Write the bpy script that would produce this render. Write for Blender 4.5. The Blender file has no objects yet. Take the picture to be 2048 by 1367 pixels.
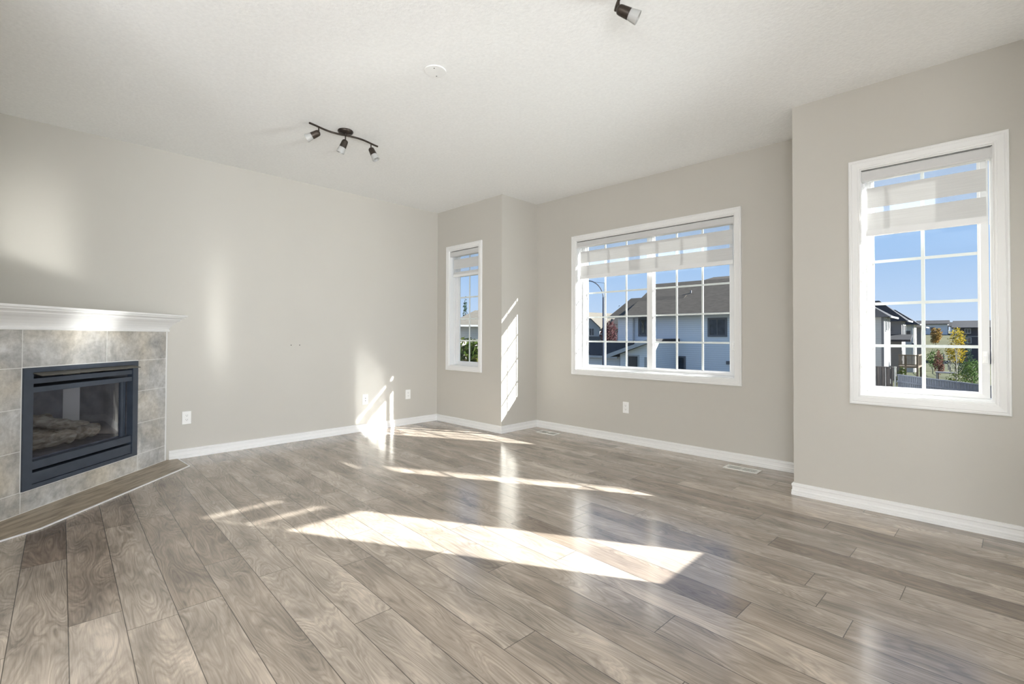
import bpy, bmesh, math, random
from mathutils import Vector, Matrix
random.seed(7)
S = bpy.context.scene
COL = S.collection

# ------------------------------------------------------------------ camera
CAM = bpy.data.cameras.new('camera')
CAM.sensor_width = 36.0
CAM.lens = 954.53 / 2048 * 36.0
CAM.shift_x = (1024 - 1018.98) / 2048
CAM.shift_y = (659.77 - 683.5) / 2048
CAM.clip_start = 0.02
CAM.clip_end = 2000
cam = bpy.data.objects.new('camera', CAM)
COL.objects.link(cam)
_R = Vector((0.71002056, 0.70417384, 0.00316484))
_U = Vector((0.00748624, -0.01204235, 0.99989946))
_F = Vector((-0.70414115, 0.70992548, 0.01382193))
M = Matrix(((_R.x, _U.x, -_F.x, 5.1318), (_R.y, _U.y, -_F.y, 0.5), (_R.z, _U.z, -_F.z, 1.1041), (0, 0, 0, 1)))
cam.matrix_world = M
S.camera = cam

# ------------------------------------------------------------------ view, world, sun, added fill lights
S.view_settings.view_transform = 'Standard'
S.view_settings.look = 'None'
S.view_settings.exposure = 0.0
S.view_settings.gamma = 1.0
S.view_settings.use_curve_mapping = False
S.cycles.use_denoising = True
S.cycles.max_bounces = 14
S.cycles.diffuse_bounces = 8
S.cycles.glossy_bounces = 6
S.cycles.transparent_max_bounces = 24
S.cycles.caustics_reflective = True
S.cycles.sample_clamp_indirect = 40.0
S.cycles.blur_glossy = 0.0
S.cycles.use_guiding = True
S.cycles.use_surface_guiding = True
S.cycles.guiding_training_samples = 128

W = bpy.data.worlds.new('sky')
S.world = W
W.use_nodes = True
nt = W.node_tree
nt.nodes.clear()
wo = nt.nodes.new('ShaderNodeOutputWorld')
bg = nt.nodes.new('ShaderNodeBackground')
tc = nt.nodes.new('ShaderNodeTexCoord')
sp = nt.nodes.new('ShaderNodeSeparateXYZ')
cr = nt.nodes.new('ShaderNodeValToRGB')
cr.color_ramp.elements[0].position = 0.0
cr.color_ramp.elements[0].color = (0.62, 0.74, 0.93, 1)
cr.color_ramp.elements[1].position = 1.0
cr.color_ramp.elements[1].color = (0.12, 0.27, 0.64, 1)
for p, c in ((0.05, (0.52, 0.67, 0.915)), (0.15, (0.37, 0.565, 0.88)), (0.36, (0.25, 0.44, 0.80))):
    e = cr.color_ramp.elements.new(p)
    e.color = (*c, 1)
nt.links.new(tc.outputs['Generated'], sp.inputs[0])
nt.links.new(sp.outputs['Z'], cr.inputs[0])
nt.links.new(cr.outputs[0], bg.inputs[0])
bg.inputs[1].default_value = 1.05
nt.links.new(bg.outputs[0], wo.inputs[0])

def light(name, kind, loc, direction, energy, color=(1, 1, 1), size=None, size_y=None):
    l = bpy.data.lights.new(name, kind)
    l.energy = energy
    l.color = color
    if kind == 'AREA':
        l.shape = 'RECTANGLE'
        l.size = size
        l.size_y = size_y
    o = bpy.data.objects.new(name, l)
    COL.objects.link(o)
    o.location = loc
    o.rotation_euler = Vector(direction).to_track_quat('-Z', 'Y').to_euler()
    return o
SUN_DIR = (-1, -0.54, -0.55)
sun = light('sun', 'SUN', (30, 16, 18), SUN_DIR, 25.0, (1.0, 0.98, 0.945))
sun.data.angle = math.radians(0.53)
# fill lights added out of view to brighten the room
light('fill_back', 'AREA', (6.30, -3.25, 1.20), (-0.12, 1, 0.85), 250.0, (0.95, 0.975, 1.0), 1.75, 2.0)  # added fill before the closed back wall; no door is there
dl = light('fill_dining', 'AREA', (7.15, -0.9, 1.15), (-1, 0.14, 0.46), 138.0, (0.93, 0.965, 1.0), 2.8, 1.6)  # added fill in front of the closed dining wall, which has no window
dl.data.spread = math.radians(110)
dl = light('fill_side', 'AREA', (5.80, 3.55, 1.30), (-1, -0.36, 0.08), 25.0, (0.93, 0.965, 1.0), 0.5, 0.95)  # extra fill added just outside the side window
dl.data.spread = math.radians(82)

# ------------------------------------------------------------------ materials
def new_mat(name):
    m = bpy.data.materials.new(name)
    m.use_nodes = True
    n = m.node_tree
    n.nodes.clear()
    out = n.nodes.new('ShaderNodeOutputMaterial')
    return m, n, out
def N(n, t, **kw):
    x = n.nodes.new(t)
    for k, v in kw.items():
        if k.startswith('i_'):
            x.inputs[int(k[2:])].default_value = v
        else:
            setattr(x, k, v)
    return x
def L(n, a, b):
    n.links.new(a, b)
def ramp(n, fac, stops):
    r = n.nodes.new('ShaderNodeValToRGB')
    els = r.color_ramp.elements
    els[0].position, els[0].color = stops[0][0], (*stops[0][1], 1)
    els[1].position, els[1].color = stops[-1][0], (*stops[-1][1], 1)
    for p, c in stops[1:-1]:
        e = els.new(p)
        e.color = (*c, 1)
    L(n, fac, r.inputs[0])
    return r.outputs[0]
def math_(n, op, a, b=None, c=None):
    x = n.nodes.new('ShaderNodeMath')
    x.operation = op
    for i, v in enumerate((a, b, c)):
        if v is None:
            continue
        if isinstance(v, (int, float)):
            x.inputs[i].default_value = v
        else:
            L(n, v, x.inputs[i])
    return x.outputs[0]
def principled(n, out, color=None, rough=0.5, metal=0.0, spec=0.5):
    p = n.nodes.new('ShaderNodeBsdfPrincipled')
    p.inputs['Roughness'].default_value = rough
    p.inputs['Metallic'].default_value = metal
    p.inputs['Specular IOR Level'].default_value = spec
    if color is not None:
        p.inputs['Base Color'].default_value = (*color, 1)
    L(n, p.outputs[0], out.inputs[0])
    return p
def plain(name, color, rough=0.5, metal=0.0, spec=0.5, var=0.04, vscale=6.0, bump=0.0, bscale=200.0):
    """a paint / plastic / metal with slight procedural unevenness"""
    m, n, out = new_mat(name)
    p = principled(n, out, color, rough, metal, spec)
    t = N(n, 'ShaderNodeTexCoord')
    nz = N(n, 'ShaderNodeTexNoise')
    nz.inputs['Scale'].default_value = vscale
    nz.inputs['Detail'].default_value = 3
    L(n, t.outputs['Object'], nz.inputs['Vector'])
    a = tuple(max(0, c * (1 - var)) for c in color)
    b = tuple(min(1, c * (1 + var)) for c in color)
    L(n, ramp(n, nz.outputs[0], [(0.3, a), (0.7, b)]), p.inputs['Base Color'])
    if bump > 0:
        nb = N(n, 'ShaderNodeTexNoise')
        nb.inputs['Scale'].default_value = bscale
        nb.inputs['Detail'].default_value = 2
        L(n, t.outputs['Object'], nb.inputs['Vector'])
        bp = N(n, 'ShaderNodeBump')
        bp.inputs['Strength'].default_value = bump
        bp.inputs['Distance'].default_value = 0.002
        L(n, nb.outputs[0], bp.inputs['Height'])
        L(n, bp.outputs[0], p.inputs['Normal'])
    return m

MAT = {}
MAT['wall'] = plain('wall_paint', (0.53, 0.509, 0.466), 0.55, var=0.012, vscale=1.5, bump=0.10, bscale=160)
MAT['ceiling'] = plain('ceiling_texture', (0.85, 0.855, 0.85), 0.8, var=0.03, vscale=55, bump=1.0, bscale=60)
MAT['disc'] = plain('ceiling_white_plastic', (0.83, 0.835, 0.83), 0.6)
MAT['trim'] = plain('white_trim', (0.79, 0.79, 0.785), 0.35, var=0.01)
MAT['vinyl'] = plain('white_vinyl', (0.80, 0.805, 0.81), 0.3, var=0.01)
MAT['cassette'] = plain('grey_cassette', (0.60, 0.60, 0.60), 0.5, var=0.02)
MAT['dark_gap'] = plain('dark_gap', (0.05, 0.05, 0.05), 0.6)
MAT['plastic'] = plain('white_plastic', (0.85, 0.85, 0.84), 0.3, var=0.01)
MAT['duct'] = plain('duct_shade', (0.30, 0.29, 0.27), 0.6)
MAT['slot'] = plain('dark_slot', (0.09, 0.085, 0.08), 0.6)
MAT['register'] = plain('register_enamel', (0.86, 0.85, 0.82), 0.35)
MAT['black_metal'] = plain('black_metal', (0.043, 0.056, 0.080), 0.42, 0.0, 0.5, var=0.12, vscale=14)
MAT['black_deep'] = plain('soot_black', (0.012, 0.012, 0.013), 0.8, var=0.2)
MAT['firebox_brick'] = plain('firebox_liner', (0.13, 0.135, 0.155), 0.9, var=0.3, vscale=12)
MAT['hood_metal'] = plain('hood_underside', (0.10, 0.095, 0.08), 0.4, var=0.1)
MAT['bronze'] = plain('oil_rubbed_bronze', (0.055, 0.043, 0.035), 0.38, 0.6, 0.5, var=0.35, vscale=30)
MAT['grout_metal'] = plain('white_metal_edge', (0.80, 0.80, 0.80), 0.35)
MAT['asphalt'] = plain('asphalt', (0.07, 0.07, 0.073), 0.9, var=0.2, vscale=2)
MAT['white_siding'] = plain('white_fascia', (0.42, 0.42, 0.42), 0.6)
MAT['dark_trim'] = plain('dark_trim', (0.13, 0.13, 0.14), 0.6)
MAT['post_grey'] = plain('weathered_post', (0.38, 0.37, 0.33), 0.8, var=0.2)
MAT['deck_wood'] = plain('deck_wood', (0.10, 0.075, 0.05), 0.8, var=0.25, vscale=4)
MAT['curtain'] = plain('window_curtain', (0.55, 0.56, 0.55), 0.8, var=0.4, vscale=2.5)
MAT['lamp_metal'] = plain('lamp_metal', (0.03, 0.04, 0.07), 0.5)
MAT['bark'] = plain('bark', (0.12, 0.09, 0.065), 0.9, var=0.3, vscale=8)
MAT['pale_bark'] = plain('pale_bark', (0.36, 0.34, 0.28), 0.9, var=0.25, vscale=8)
MAT['log'] = None

def glass_mat(name, tint, refl, rough=0.0):
    m, n, out = new_mat(name)
    tr = N(n, 'ShaderNodeBsdfTransparent')
    tr.inputs[0].default_value = (*tint, 1)
    gl = N(n, 'ShaderNodeBsdfGlossy')
    gl.inputs['Roughness'].default_value = rough
    gl.inputs['Color'].default_value = (1, 1, 1, 1)
    fr = N(n, 'ShaderNodeFresnel')
    fr.inputs['IOR'].default_value = 1.45
    mx = N(n, 'ShaderNodeMixShader')
    ge = N(n, 'ShaderNodeNewGeometry')
    front = math_(n, 'SUBTRACT', 1.0, ge.outputs['Backfacing'])
    L(n, math_(n, 'MULTIPLY', math_(n, 'MULTIPLY', fr.outputs[0], refl), front), mx.inputs[0])
    L(n, tr.outputs[0], mx.inputs[1])
    L(n, gl.outputs[0], mx.inputs[2])
    L(n, mx.outputs[0], out.inputs[0])
    return m
MAT['glass'] = glass_mat('window_glass', (0.97, 0.985, 0.98), 0.6)
MAT['fire_glass'] = glass_mat('fire_glass', (0.82, 0.83, 0.87), 1.0, 0.02)

def fabric(name, color, trans, through):
    """woven blind cloth: part of the light is scattered on, a share passes straight through the open weave"""
    m, n, out = new_mat(name)
    t = N(n, 'ShaderNodeTexCoord')
    mp = N(n, 'ShaderNodeMapping')
    mp.inputs['Scale'].default_value = (6, 6, 420)
    nz = N(n, 'ShaderNodeTexNoise')
    nz.inputs['Scale'].default_value = 1.0
    nz.inputs['Detail'].default_value = 3
    L(n, t.outputs['Object'], mp.inputs[0])
    L(n, mp.outputs[0], nz.inputs['Vector'])
    c = ramp(n, nz.outputs[0], [(0.3, tuple(x * 0.90 for x in color)), (0.7, color)])
    d = N(n, 'ShaderNodeBsdfDiffuse')
    L(n, c, d.inputs[0])
    tl = N(n, 'ShaderNodeBsdfTranslucent')
    L(n, c, tl.inputs[0])
    m1 = N(n, 'ShaderNodeMixShader')
    m1.inputs[0].default_value = trans
    L(n, d.outputs[0], m1.inputs[1])
    L(n, tl.outputs[0], m1.inputs[2])
    tp = N(n, 'ShaderNodeBsdfTransparent')
    m2 = N(n, 'ShaderNodeMixShader')
    m2.inputs[0].default_value = through
    L(n, m1.outputs[0], m2.inputs[1])
    L(n, tp.outputs[0], m2.inputs[2])
    L(n, m2.outputs[0], out.inputs[0])
    return m
MAT['blind_cloth'] = fabric('blind_cloth', (0.78, 0.78, 0.775), 0.22, 0.0)
MAT['blind_sheer'] = fabric('blind_sheer', (0.85, 0.85, 0.85), 0.45, 0.80)

def frosted():
    m, n, out = new_mat('frosted_glass')
    d = N(n, 'ShaderNodeBsdfDiffuse')
    d.inputs[0].default_value = (0.66, 0.66, 0.65, 1)
    tl = N(n, 'ShaderNodeBsdfTranslucent')
    tl.inputs[0].default_value = (0.70, 0.70, 0.69, 1)
    m1 = N(n, 'ShaderNodeMixShader')
    m1.inputs[0].default_value = 0.45
    L(n, d.outputs[0], m1.inputs[1])
    L(n, tl.outputs[0], m1.inputs[2])
    g = N(n, 'ShaderNodeBsdfGlossy')
    g.inputs['Roughness'].default_value = 0.25
    m2 = N(n, 'ShaderNodeMixShader')
    m2.inputs[0].default_value = 0.06
    L(n, m1.outputs[0], m2.inputs[1])
    L(n, g.outputs[0], m2.inputs[2])
    L(n, m2.outputs[0], out.inputs[0])
    return m
MAT['frosted'] = frosted()

def floor_mat():
    m, n, out = new_mat('laminate_planks')
    p = principled(n, out, None, 0.15, 0, 0.85)
    uv = N(n, 'ShaderNodeUVMap', uv_map='plank_uv')
    at = N(n, 'ShaderNodeAttribute', attribute_name='plank_rnd')
    sep = N(n, 'ShaderNodeSeparateXYZ')
    L(n, uv.outputs[0], sep.inputs[0])
    rs = N(n, 'ShaderNodeSeparateColor')
    L(n, at.outputs['Color'], rs.inputs[0])
    tone, o1, ln = rs.outputs[0], rs.outputs[1], rs.outputs[2]
    off = math_(n, 'MULTIPLY', o1, 97.0)
    def coords(su, sv, extra=0.0):
        c = N(n, 'ShaderNodeCombineXYZ')
        L(n, math_(n, 'MULTIPLY', sep.outputs[0], su), c.inputs[0])
        L(n, math_(n, 'MULTIPLY', sep.outputs[1], sv), c.inputs[1])
        L(n, math_(n, 'ADD', off, extra), c.inputs[2])
        return c.outputs[0]
    # growth rings: contour lines of a stretched noise field, bulging round knots
    field = N(n, 'ShaderNodeTexNoise')
    field.inputs['Scale'].default_value = 1.0
    field.inputs['Detail'].default_value = 1.6
    field.inputs['Roughness'].default_value = 0.45
    field.inputs['Distortion'].default_value = 0.25
    L(n, coords(1.55, 7.5), field.inputs['Vector'])
    wob = N(n, 'ShaderNodeTexNoise')
    wob.inputs['Scale'].default_value = 1.0
    wob.inputs['Detail'].default_value = 3
    L(n, coords(14.0, 60.0, 71.0), wob.inputs['Vector'])
    rings = math_(n, 'SINE', math_(n, 'ADD', math_(n, 'MULTIPLY', field.outputs[0], 165.0), math_(n, 'MULTIPLY', wob.outputs[0], 5.0)))
    rings = math_(n, 'MULTIPLY_ADD', rings, 0.5, 0.5)
    rings = math_(n, 'POWER', rings, 0.55)
    # broad tone changes along one plank
    cloud = N(n, 'ShaderNodeTexNoise')
    cloud.inputs['Scale'].default_value = 1.0
    cloud.inputs['Detail'].default_value = 3
    L(n, coords(2.6, 8.0, 11.0), cloud.inputs['Vector'])
    # fibres
    fib = N(n, 'ShaderNodeTexNoise')
    fib.inputs['Scale'].default_value = 1.0
    fib.inputs['Detail'].default_value = 4
    L(n, coords(9.0, 210.0, 5.0), fib.inputs['Vector'])
    # dark knots
    kn = N(n, 'ShaderNodeTexNoise')
    kn.inputs['Scale'].default_value = 1.0
    kn.inputs['Detail'].default_value = 2.0
    L(n, coords(4.2, 13.0, 23.0), kn.inputs['Vector'])
    knot = N(n, 'ShaderNodeMapRange')
    knot.inputs[1].default_value = 0.585
    knot.inputs[2].default_value = 0.74
    L(n, math_(n, 'MULTIPLY_ADD', field.outputs[0], 0.7, math_(n, 'MULTIPLY', kn.outputs[0], 0.3)), knot.inputs[0])
    base = ramp(n, tone, [(0.0, (0.205, 0.154, 0.118)), (0.35, (0.375, 0.312, 0.256)), (0.7, (0.48, 0.412, 0.347)), (1.0, (0.59, 0.498, 0.412))])
    amp = N(n, 'ShaderNodeTexNoise')
    amp.inputs['Scale'].default_value = 1.0
    L(n, coords(2.0, 6.0, 41.0), amp.inputs['Vector'])
    # grain lines of uneven width that follow the warped growth field
    gv = math_(n, 'MULTIPLY_ADD', field.outputs[0], 34.0, math_(n, 'MULTIPLY', sep.outputs[1], 46.0))
    gc = N(n, 'ShaderNodeCombineXYZ')
    L(n, math_(n, 'MULTIPLY', sep.outputs[0], 1.6), gc.inputs[0])
    L(n, gv, gc.inputs[1])
    L(n, math_(n, 'ADD', off, 61.0), gc.inputs[2])
    grain = N(n, 'ShaderNodeTexNoise')
    grain.inputs['Scale'].default_value = 1.0
    grain.inputs['Detail'].default_value = 4
    grain.inputs['Roughness'].default_value = 0.6
    L(n, gc.outputs[0], grain.inputs['Vector'])
    gr = N(n, 'ShaderNodeMapRange')
    gr.inputs[1].default_value = 0.30
    gr.inputs[2].default_value = 0.66
    gr.inputs[3].default_value = 0.70
    gr.inputs[4].default_value = 1.12
    L(n, grain.outputs[0], gr.inputs[0])
    f = math_(n, 'MULTIPLY_ADD', math_(n, 'MULTIPLY', math_(n, 'SUBTRACT', rings, 1.0), amp.outputs[0]), 0.38, 1.08)
    f = math_(n, 'MULTIPLY', f, gr.outputs[0])
    cr_ = N(n, 'ShaderNodeMapRange')
    cr_.inputs[1].default_value = 0.30
    cr_.inputs[2].default_value = 0.68
    cr_.inputs[3].default_value = 0.70
    cr_.inputs[4].default_value = 1.18
    L(n, cloud.outputs[0], cr_.inputs[0])
    f = math_(n, 'MULTIPLY', f, cr_.outputs[0])
    f = math_(n, 'MULTIPLY', f, math_(n, 'MULTIPLY_ADD', fib.outputs[0], 0.60, 0.70))
    f = math_(n, 'MULTIPLY', f, math_(n, 'MULTIPLY_ADD', knot.outputs[0], -0.5, 1.0))
    # dark joints
    d1 = math_(n, 'MINIMUM', sep.outputs[1], math_(n, 'SUBTRACT', 0.16, sep.outputs[1]))
    d2 = math_(n, 'MINIMUM', sep.outputs[0], math_(n, 'SUBTRACT', 1.29, sep.outputs[0]))
    dj = math_(n, 'MINIMUM', d1, d2)
    jr = N(n, 'ShaderNodeMapRange')
    jr.inputs[1].default_value = 0.0007
    jr.inputs[2].default_value = 0.0020
    jr.inputs[3].default_value = 0.22
    jr.inputs[4].default_value = 1.0
    L(n, dj, jr.inputs[0])
    f = math_(n, 'MULTIPLY', f, jr.outputs[0])
    mx = N(n, 'ShaderNodeMix', data_type='RGBA', blend_type='MULTIPLY')
    mx.inputs[0].default_value = 1.0
    L(n, base, mx.inputs[6])
    cc = N(n, 'ShaderNodeCombineColor')
    for i in range(3):
        L(n, f, cc.inputs[i])
    L(n, cc.outputs[0], mx.inputs[7])
    L(n, mx.outputs[2], p.inputs['Base Color'])
    L(n, math_(n, 'MULTIPLY_ADD', fib.outputs[0], 0.05, 0.15), p.inputs['Roughness'])
    bp = N(n, 'ShaderNodeBump')
    bp.inputs['Strength'].default_value = 0.12
    bp.inputs['Distance'].default_value = 0.001
    L(n, math_(n, 'ADD', math_(n, 'MULTIPLY', jr.outputs[0], 1.5), math_(n, 'MULTIPLY', fib.outputs[0], 0.4)), bp.inputs['Height'])
    L(n, bp.outputs[0], p.inputs['Normal'])
    return m
MAT['floor'] = floor_mat()

def tile_mat():
    """grey stone-look wall tile with pale grout lines, laid in the local s/z plane of the fireplace face"""
    m, n, out = new_mat('stone_tile')
    p = principled(n, out, None, 0.45, 0, 0.4)
    t = N(n, 'ShaderNodeTexCoord')
    s = N(n, 'ShaderNodeSeparateXYZ')
    L(n, t.outputs['Object'], s.inputs[0])
    a = N(n, 'ShaderNodeTexNoise')
    a.inputs['Scale'].default_value = 5.0
    a.inputs['Detail'].default_value = 8
    a.inputs['Roughness'].default_value = 0.62
    a.inputs['Distortion'].default_value = 0.8
    L(n, t.outputs['Object'], a.inputs['Vector'])
    b = N(n, 'ShaderNodeTexNoise')
    b.inputs['Scale'].default_value = 26.0
    b.inputs['Detail'].default_value = 6
    b.inputs['Roughness'].default_value = 0.7
    L(n, t.outputs['Object'], b.inputs['Vector'])
    w = N(n, 'ShaderNodeTexNoise')
    w.inputs['Scale'].default_value = 2.2
    w.inputs['Detail'].default_value = 3
    L(n, t.outputs['Object'], w.inputs['Vector'])
    base = ramp(n, a.outputs[0], [(0.28, (0.31, 0.315, 0.315)), (0.44, (0.46, 0.46, 0.445)), (0.58, (0.585, 0.585, 0.565)), (0.78, (0.68, 0.685, 0.68))])
    tint = ramp(n, w.outputs[0], [(0.42, (1.0, 1.0, 1.02)), (0.68, (1.02, 0.94, 0.83))])
    sp_ = ramp(n, b.outputs[0], [(0.3, (0.74, 0.73, 0.72)), (0.62, (1.05, 1.05, 1.05))])
    m1 = N(n, 'ShaderNodeMix', data_type='RGBA', blend_type='MULTIPLY')
    m1.inputs[0].default_value = 1
    L(n, base, m1.inputs[6]); L(n, sp_, m1.inputs[7])
    m2 = N(n, 'ShaderNodeMix', data_type='RGBA', blend_type='MULTIPLY')
    m2.inputs[0].default_value = 1
    L(n, m1.outputs[2], m2.inputs[6]); L(n, tint, m2.inputs[7])
    L(n, m2.outputs[2], p.inputs['Base Color'])
    bp = N(n, 'ShaderNodeBump')
    bp.inputs['Strength'].default_value = 0.15
    bp.inputs['Distance'].default_value = 0.002
    L(n, b.outputs[0], bp.inputs['Height'])
    L(n, bp.outputs[0], p.inputs['Normal'])
    return m
MAT['tile'] = tile_mat()
MAT['grout'] = plain('pale_grout', (0.80, 0.80, 0.785), 0.8)

def streak_mat(name, stops, scale, rough=0.5, detail=6, rot=0.0):
    m, n, out = new_mat(name)
    p = principled(n, out, None, rough, 0, 0.4)
    t = N(n, 'ShaderNodeTexCoord')
    mp = N(n, 'ShaderNodeMapping')
    mp.inputs['Scale'].default_value = scale
    mp.inputs['Rotation'].default_value = (0, 0, rot)
    a = N(n, 'ShaderNodeTexNoise')
    a.inputs['Scale'].default_value = 1.0
    a.inputs['Detail'].default_value = detail
    a.inputs['Distortion'].default_value = 0.6
    L(n, t.outputs['Object'], mp.inputs[0])
    L(n, mp.outputs[0], a.inputs['Vector'])
    L(n, ramp(n, a.outputs[0], stops), p.inputs['Base Color'])
    return m
MAT['hearth'] = streak_mat('brown_hearth_tile', [(0.3, (0.20, 0.155, 0.105)), (0.5, (0.36, 0.295, 0.215)), (0.7, (0.48, 0.41, 0.315))], (5, 26, 10), 0.35)
MAT['log'] = streak_mat('ceramic_log', [(0.3, (0.09, 0.07, 0.05)), (0.5, (0.19, 0.165, 0.125)), (0.7, (0.30, 0.28, 0.23))], (14, 40, 40), 0.9)
MAT['roof'] = streak_mat('brown_shingles', [(0.3, (0.055, 0.045, 0.034)), (0.5, (0.074, 0.062, 0.048)), (0.7, (0.098, 0.083, 0.066))], (3, 9, 14), 0.9)
MAT['roof_grey'] = streak_mat('charcoal_shingles', [(0.3, (0.022, 0.022, 0.025)), (0.5, (0.033, 0.033, 0.037)), (0.7, (0.048, 0.048, 0.052))], (3, 9, 14), 0.9)
MAT['roof_tan'] = streak_mat('tan_shingles', [(0.3, (0.085, 0.076, 0.062)), (0.7, (0.14, 0.127, 0.105))], (3, 9, 14), 0.9)
MAT['fence_wood'] = streak_mat('dark_fence_boards', [(0.3, (0.05, 0.045, 0.045)), (0.7, (0.10, 0.088, 0.082))], (16, 16, 1.5), 0.9)
MAT['fence_blue'] = streak_mat('slate_fence_boards', [(0.3, (0.07, 0.08, 0.105)), (0.7, (0.12, 0.135, 0.165))], (16, 16, 1.5), 0.9)
MAT['grass'] = streak_mat('mown_grass', [(0.3, (0.020, 0.030, 0.008)), (0.5, (0.043, 0.050, 0.014)), (0.72, (0.072, 0.069, 0.023))], (0.12, 0.3, 1), 0.95)
MAT['stubble'] = streak_mat('stubble_field', [(0.3, (0.055, 0.056, 0.018)), (0.7, (0.09, 0.085, 0.034))], (0.05, 0.1, 1), 0.95)

def siding(name, color, pitch=0.15):
    m, n, out = new_mat(name)
    p = principled(n, out, color, 0.6, 0, 0.3)
    t = N(n, 'ShaderNodeTexCoord')
    s = N(n, 'ShaderNodeSeparateXYZ')
    L(n, t.outputs['Object'], s.inputs[0])
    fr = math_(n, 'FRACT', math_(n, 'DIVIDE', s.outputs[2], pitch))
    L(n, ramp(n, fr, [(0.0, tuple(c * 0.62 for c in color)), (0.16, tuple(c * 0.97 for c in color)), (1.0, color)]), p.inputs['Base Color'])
    return m
MAT['siding_blue'] = siding('grey_blue_siding', (0.76, 0.765, 0.79))
MAT['siding_grey'] = siding('grey_siding', (0.42, 0.41, 0.40))
MAT['siding_dark'] = siding('dark_grey_siding', (0.17, 0.165, 0.165))
MAT['siding_beige'] = siding('beige_siding', (0.60, 0.57, 0.51))
MAT['siding_white'] = siding('white_siding', (0.36, 0.37, 0.385))
MAT['siding_navy'] = siding('dark_blue_siding', (0.055, 0.055, 0.075))
MAT['pane_dark'] = glass_mat('house_window_glass', (0.5, 0.52, 0.55), 1.0)

def leaf_mat(name, stops):
    m, n, out = new_mat(name)
    oi = N(n, 'ShaderNodeTexCoord')
    nz = N(n, 'ShaderNodeTexNoise')
    nz.inputs['Scale'].default_value = 3.0
    nz.inputs['Detail'].default_value = 5
    L(n, oi.outputs['Object'], nz.inputs['Vector'])
    c = ramp(n, nz.outputs[0], stops)
    d = N(n, 'ShaderNodeBsdfDiffuse')
    L(n, c, d.inputs[0])
    tl = N(n, 'ShaderNodeBsdfTranslucent')
    L(n, c, tl.inputs[0])
    mx = N(n, 'ShaderNodeMixShader')
    mx.inputs[0].default_value = 0.3
    L(n, d.outputs[0], mx.inputs[1]); L(n, tl.outputs[0], mx.inputs[2])
    L(n, mx.outputs[0], out.inputs[0])
    return m
MAT['leaf_green'] = leaf_mat('green_leaves', [(0.35, (0.03, 0.06, 0.02)), (0.65, (0.10, 0.16, 0.05))])
MAT['leaf_conifer'] = leaf_mat('conifer_needles', [(0.35, (0.025, 0.05, 0.035)), (0.65, (0.06, 0.10, 0.07))])
MAT['leaf_yellow'] = leaf_mat('yellow_leaves', [(0.35, (0.12, 0.11, 0.02)), (0.5, (0.34, 0.26, 0.03)), (0.7, (0.55, 0.40, 0.05))])
MAT['leaf_orange'] = leaf_mat('orange_leaves', [(0.35, (0.14, 0.12, 0.04)), (0.55, (0.30, 0.18, 0.05)), (0.7, (0.38, 0.17, 0.06))])
MAT['leaf_red'] = leaf_mat('red_leaves', [(0.35, (0.07, 0.035, 0.03)), (0.65, (0.20, 0.09, 0.075))])
MAT['leaf_purple'] = leaf_mat('purple_leaves', [(0.35, (0.05, 0.022, 0.028)), (0.65, (0.15, 0.07, 0.07))])
MAT['leaf_mixed'] = leaf_mat('autumn_hedge_leaves', [(0.32, (0.012, 0.022, 0.007)), (0.5, (0.035, 0.056, 0.012)), (0.62, (0.075, 0.082, 0.02)), (0.74, (0.12, 0.045, 0.018))])
MAT['leaf_pale'] = leaf_mat('pale_leaves', [(0.35, (0.22, 0.20, 0.14)), (0.65, (0.50, 0.46, 0.38))])

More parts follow.
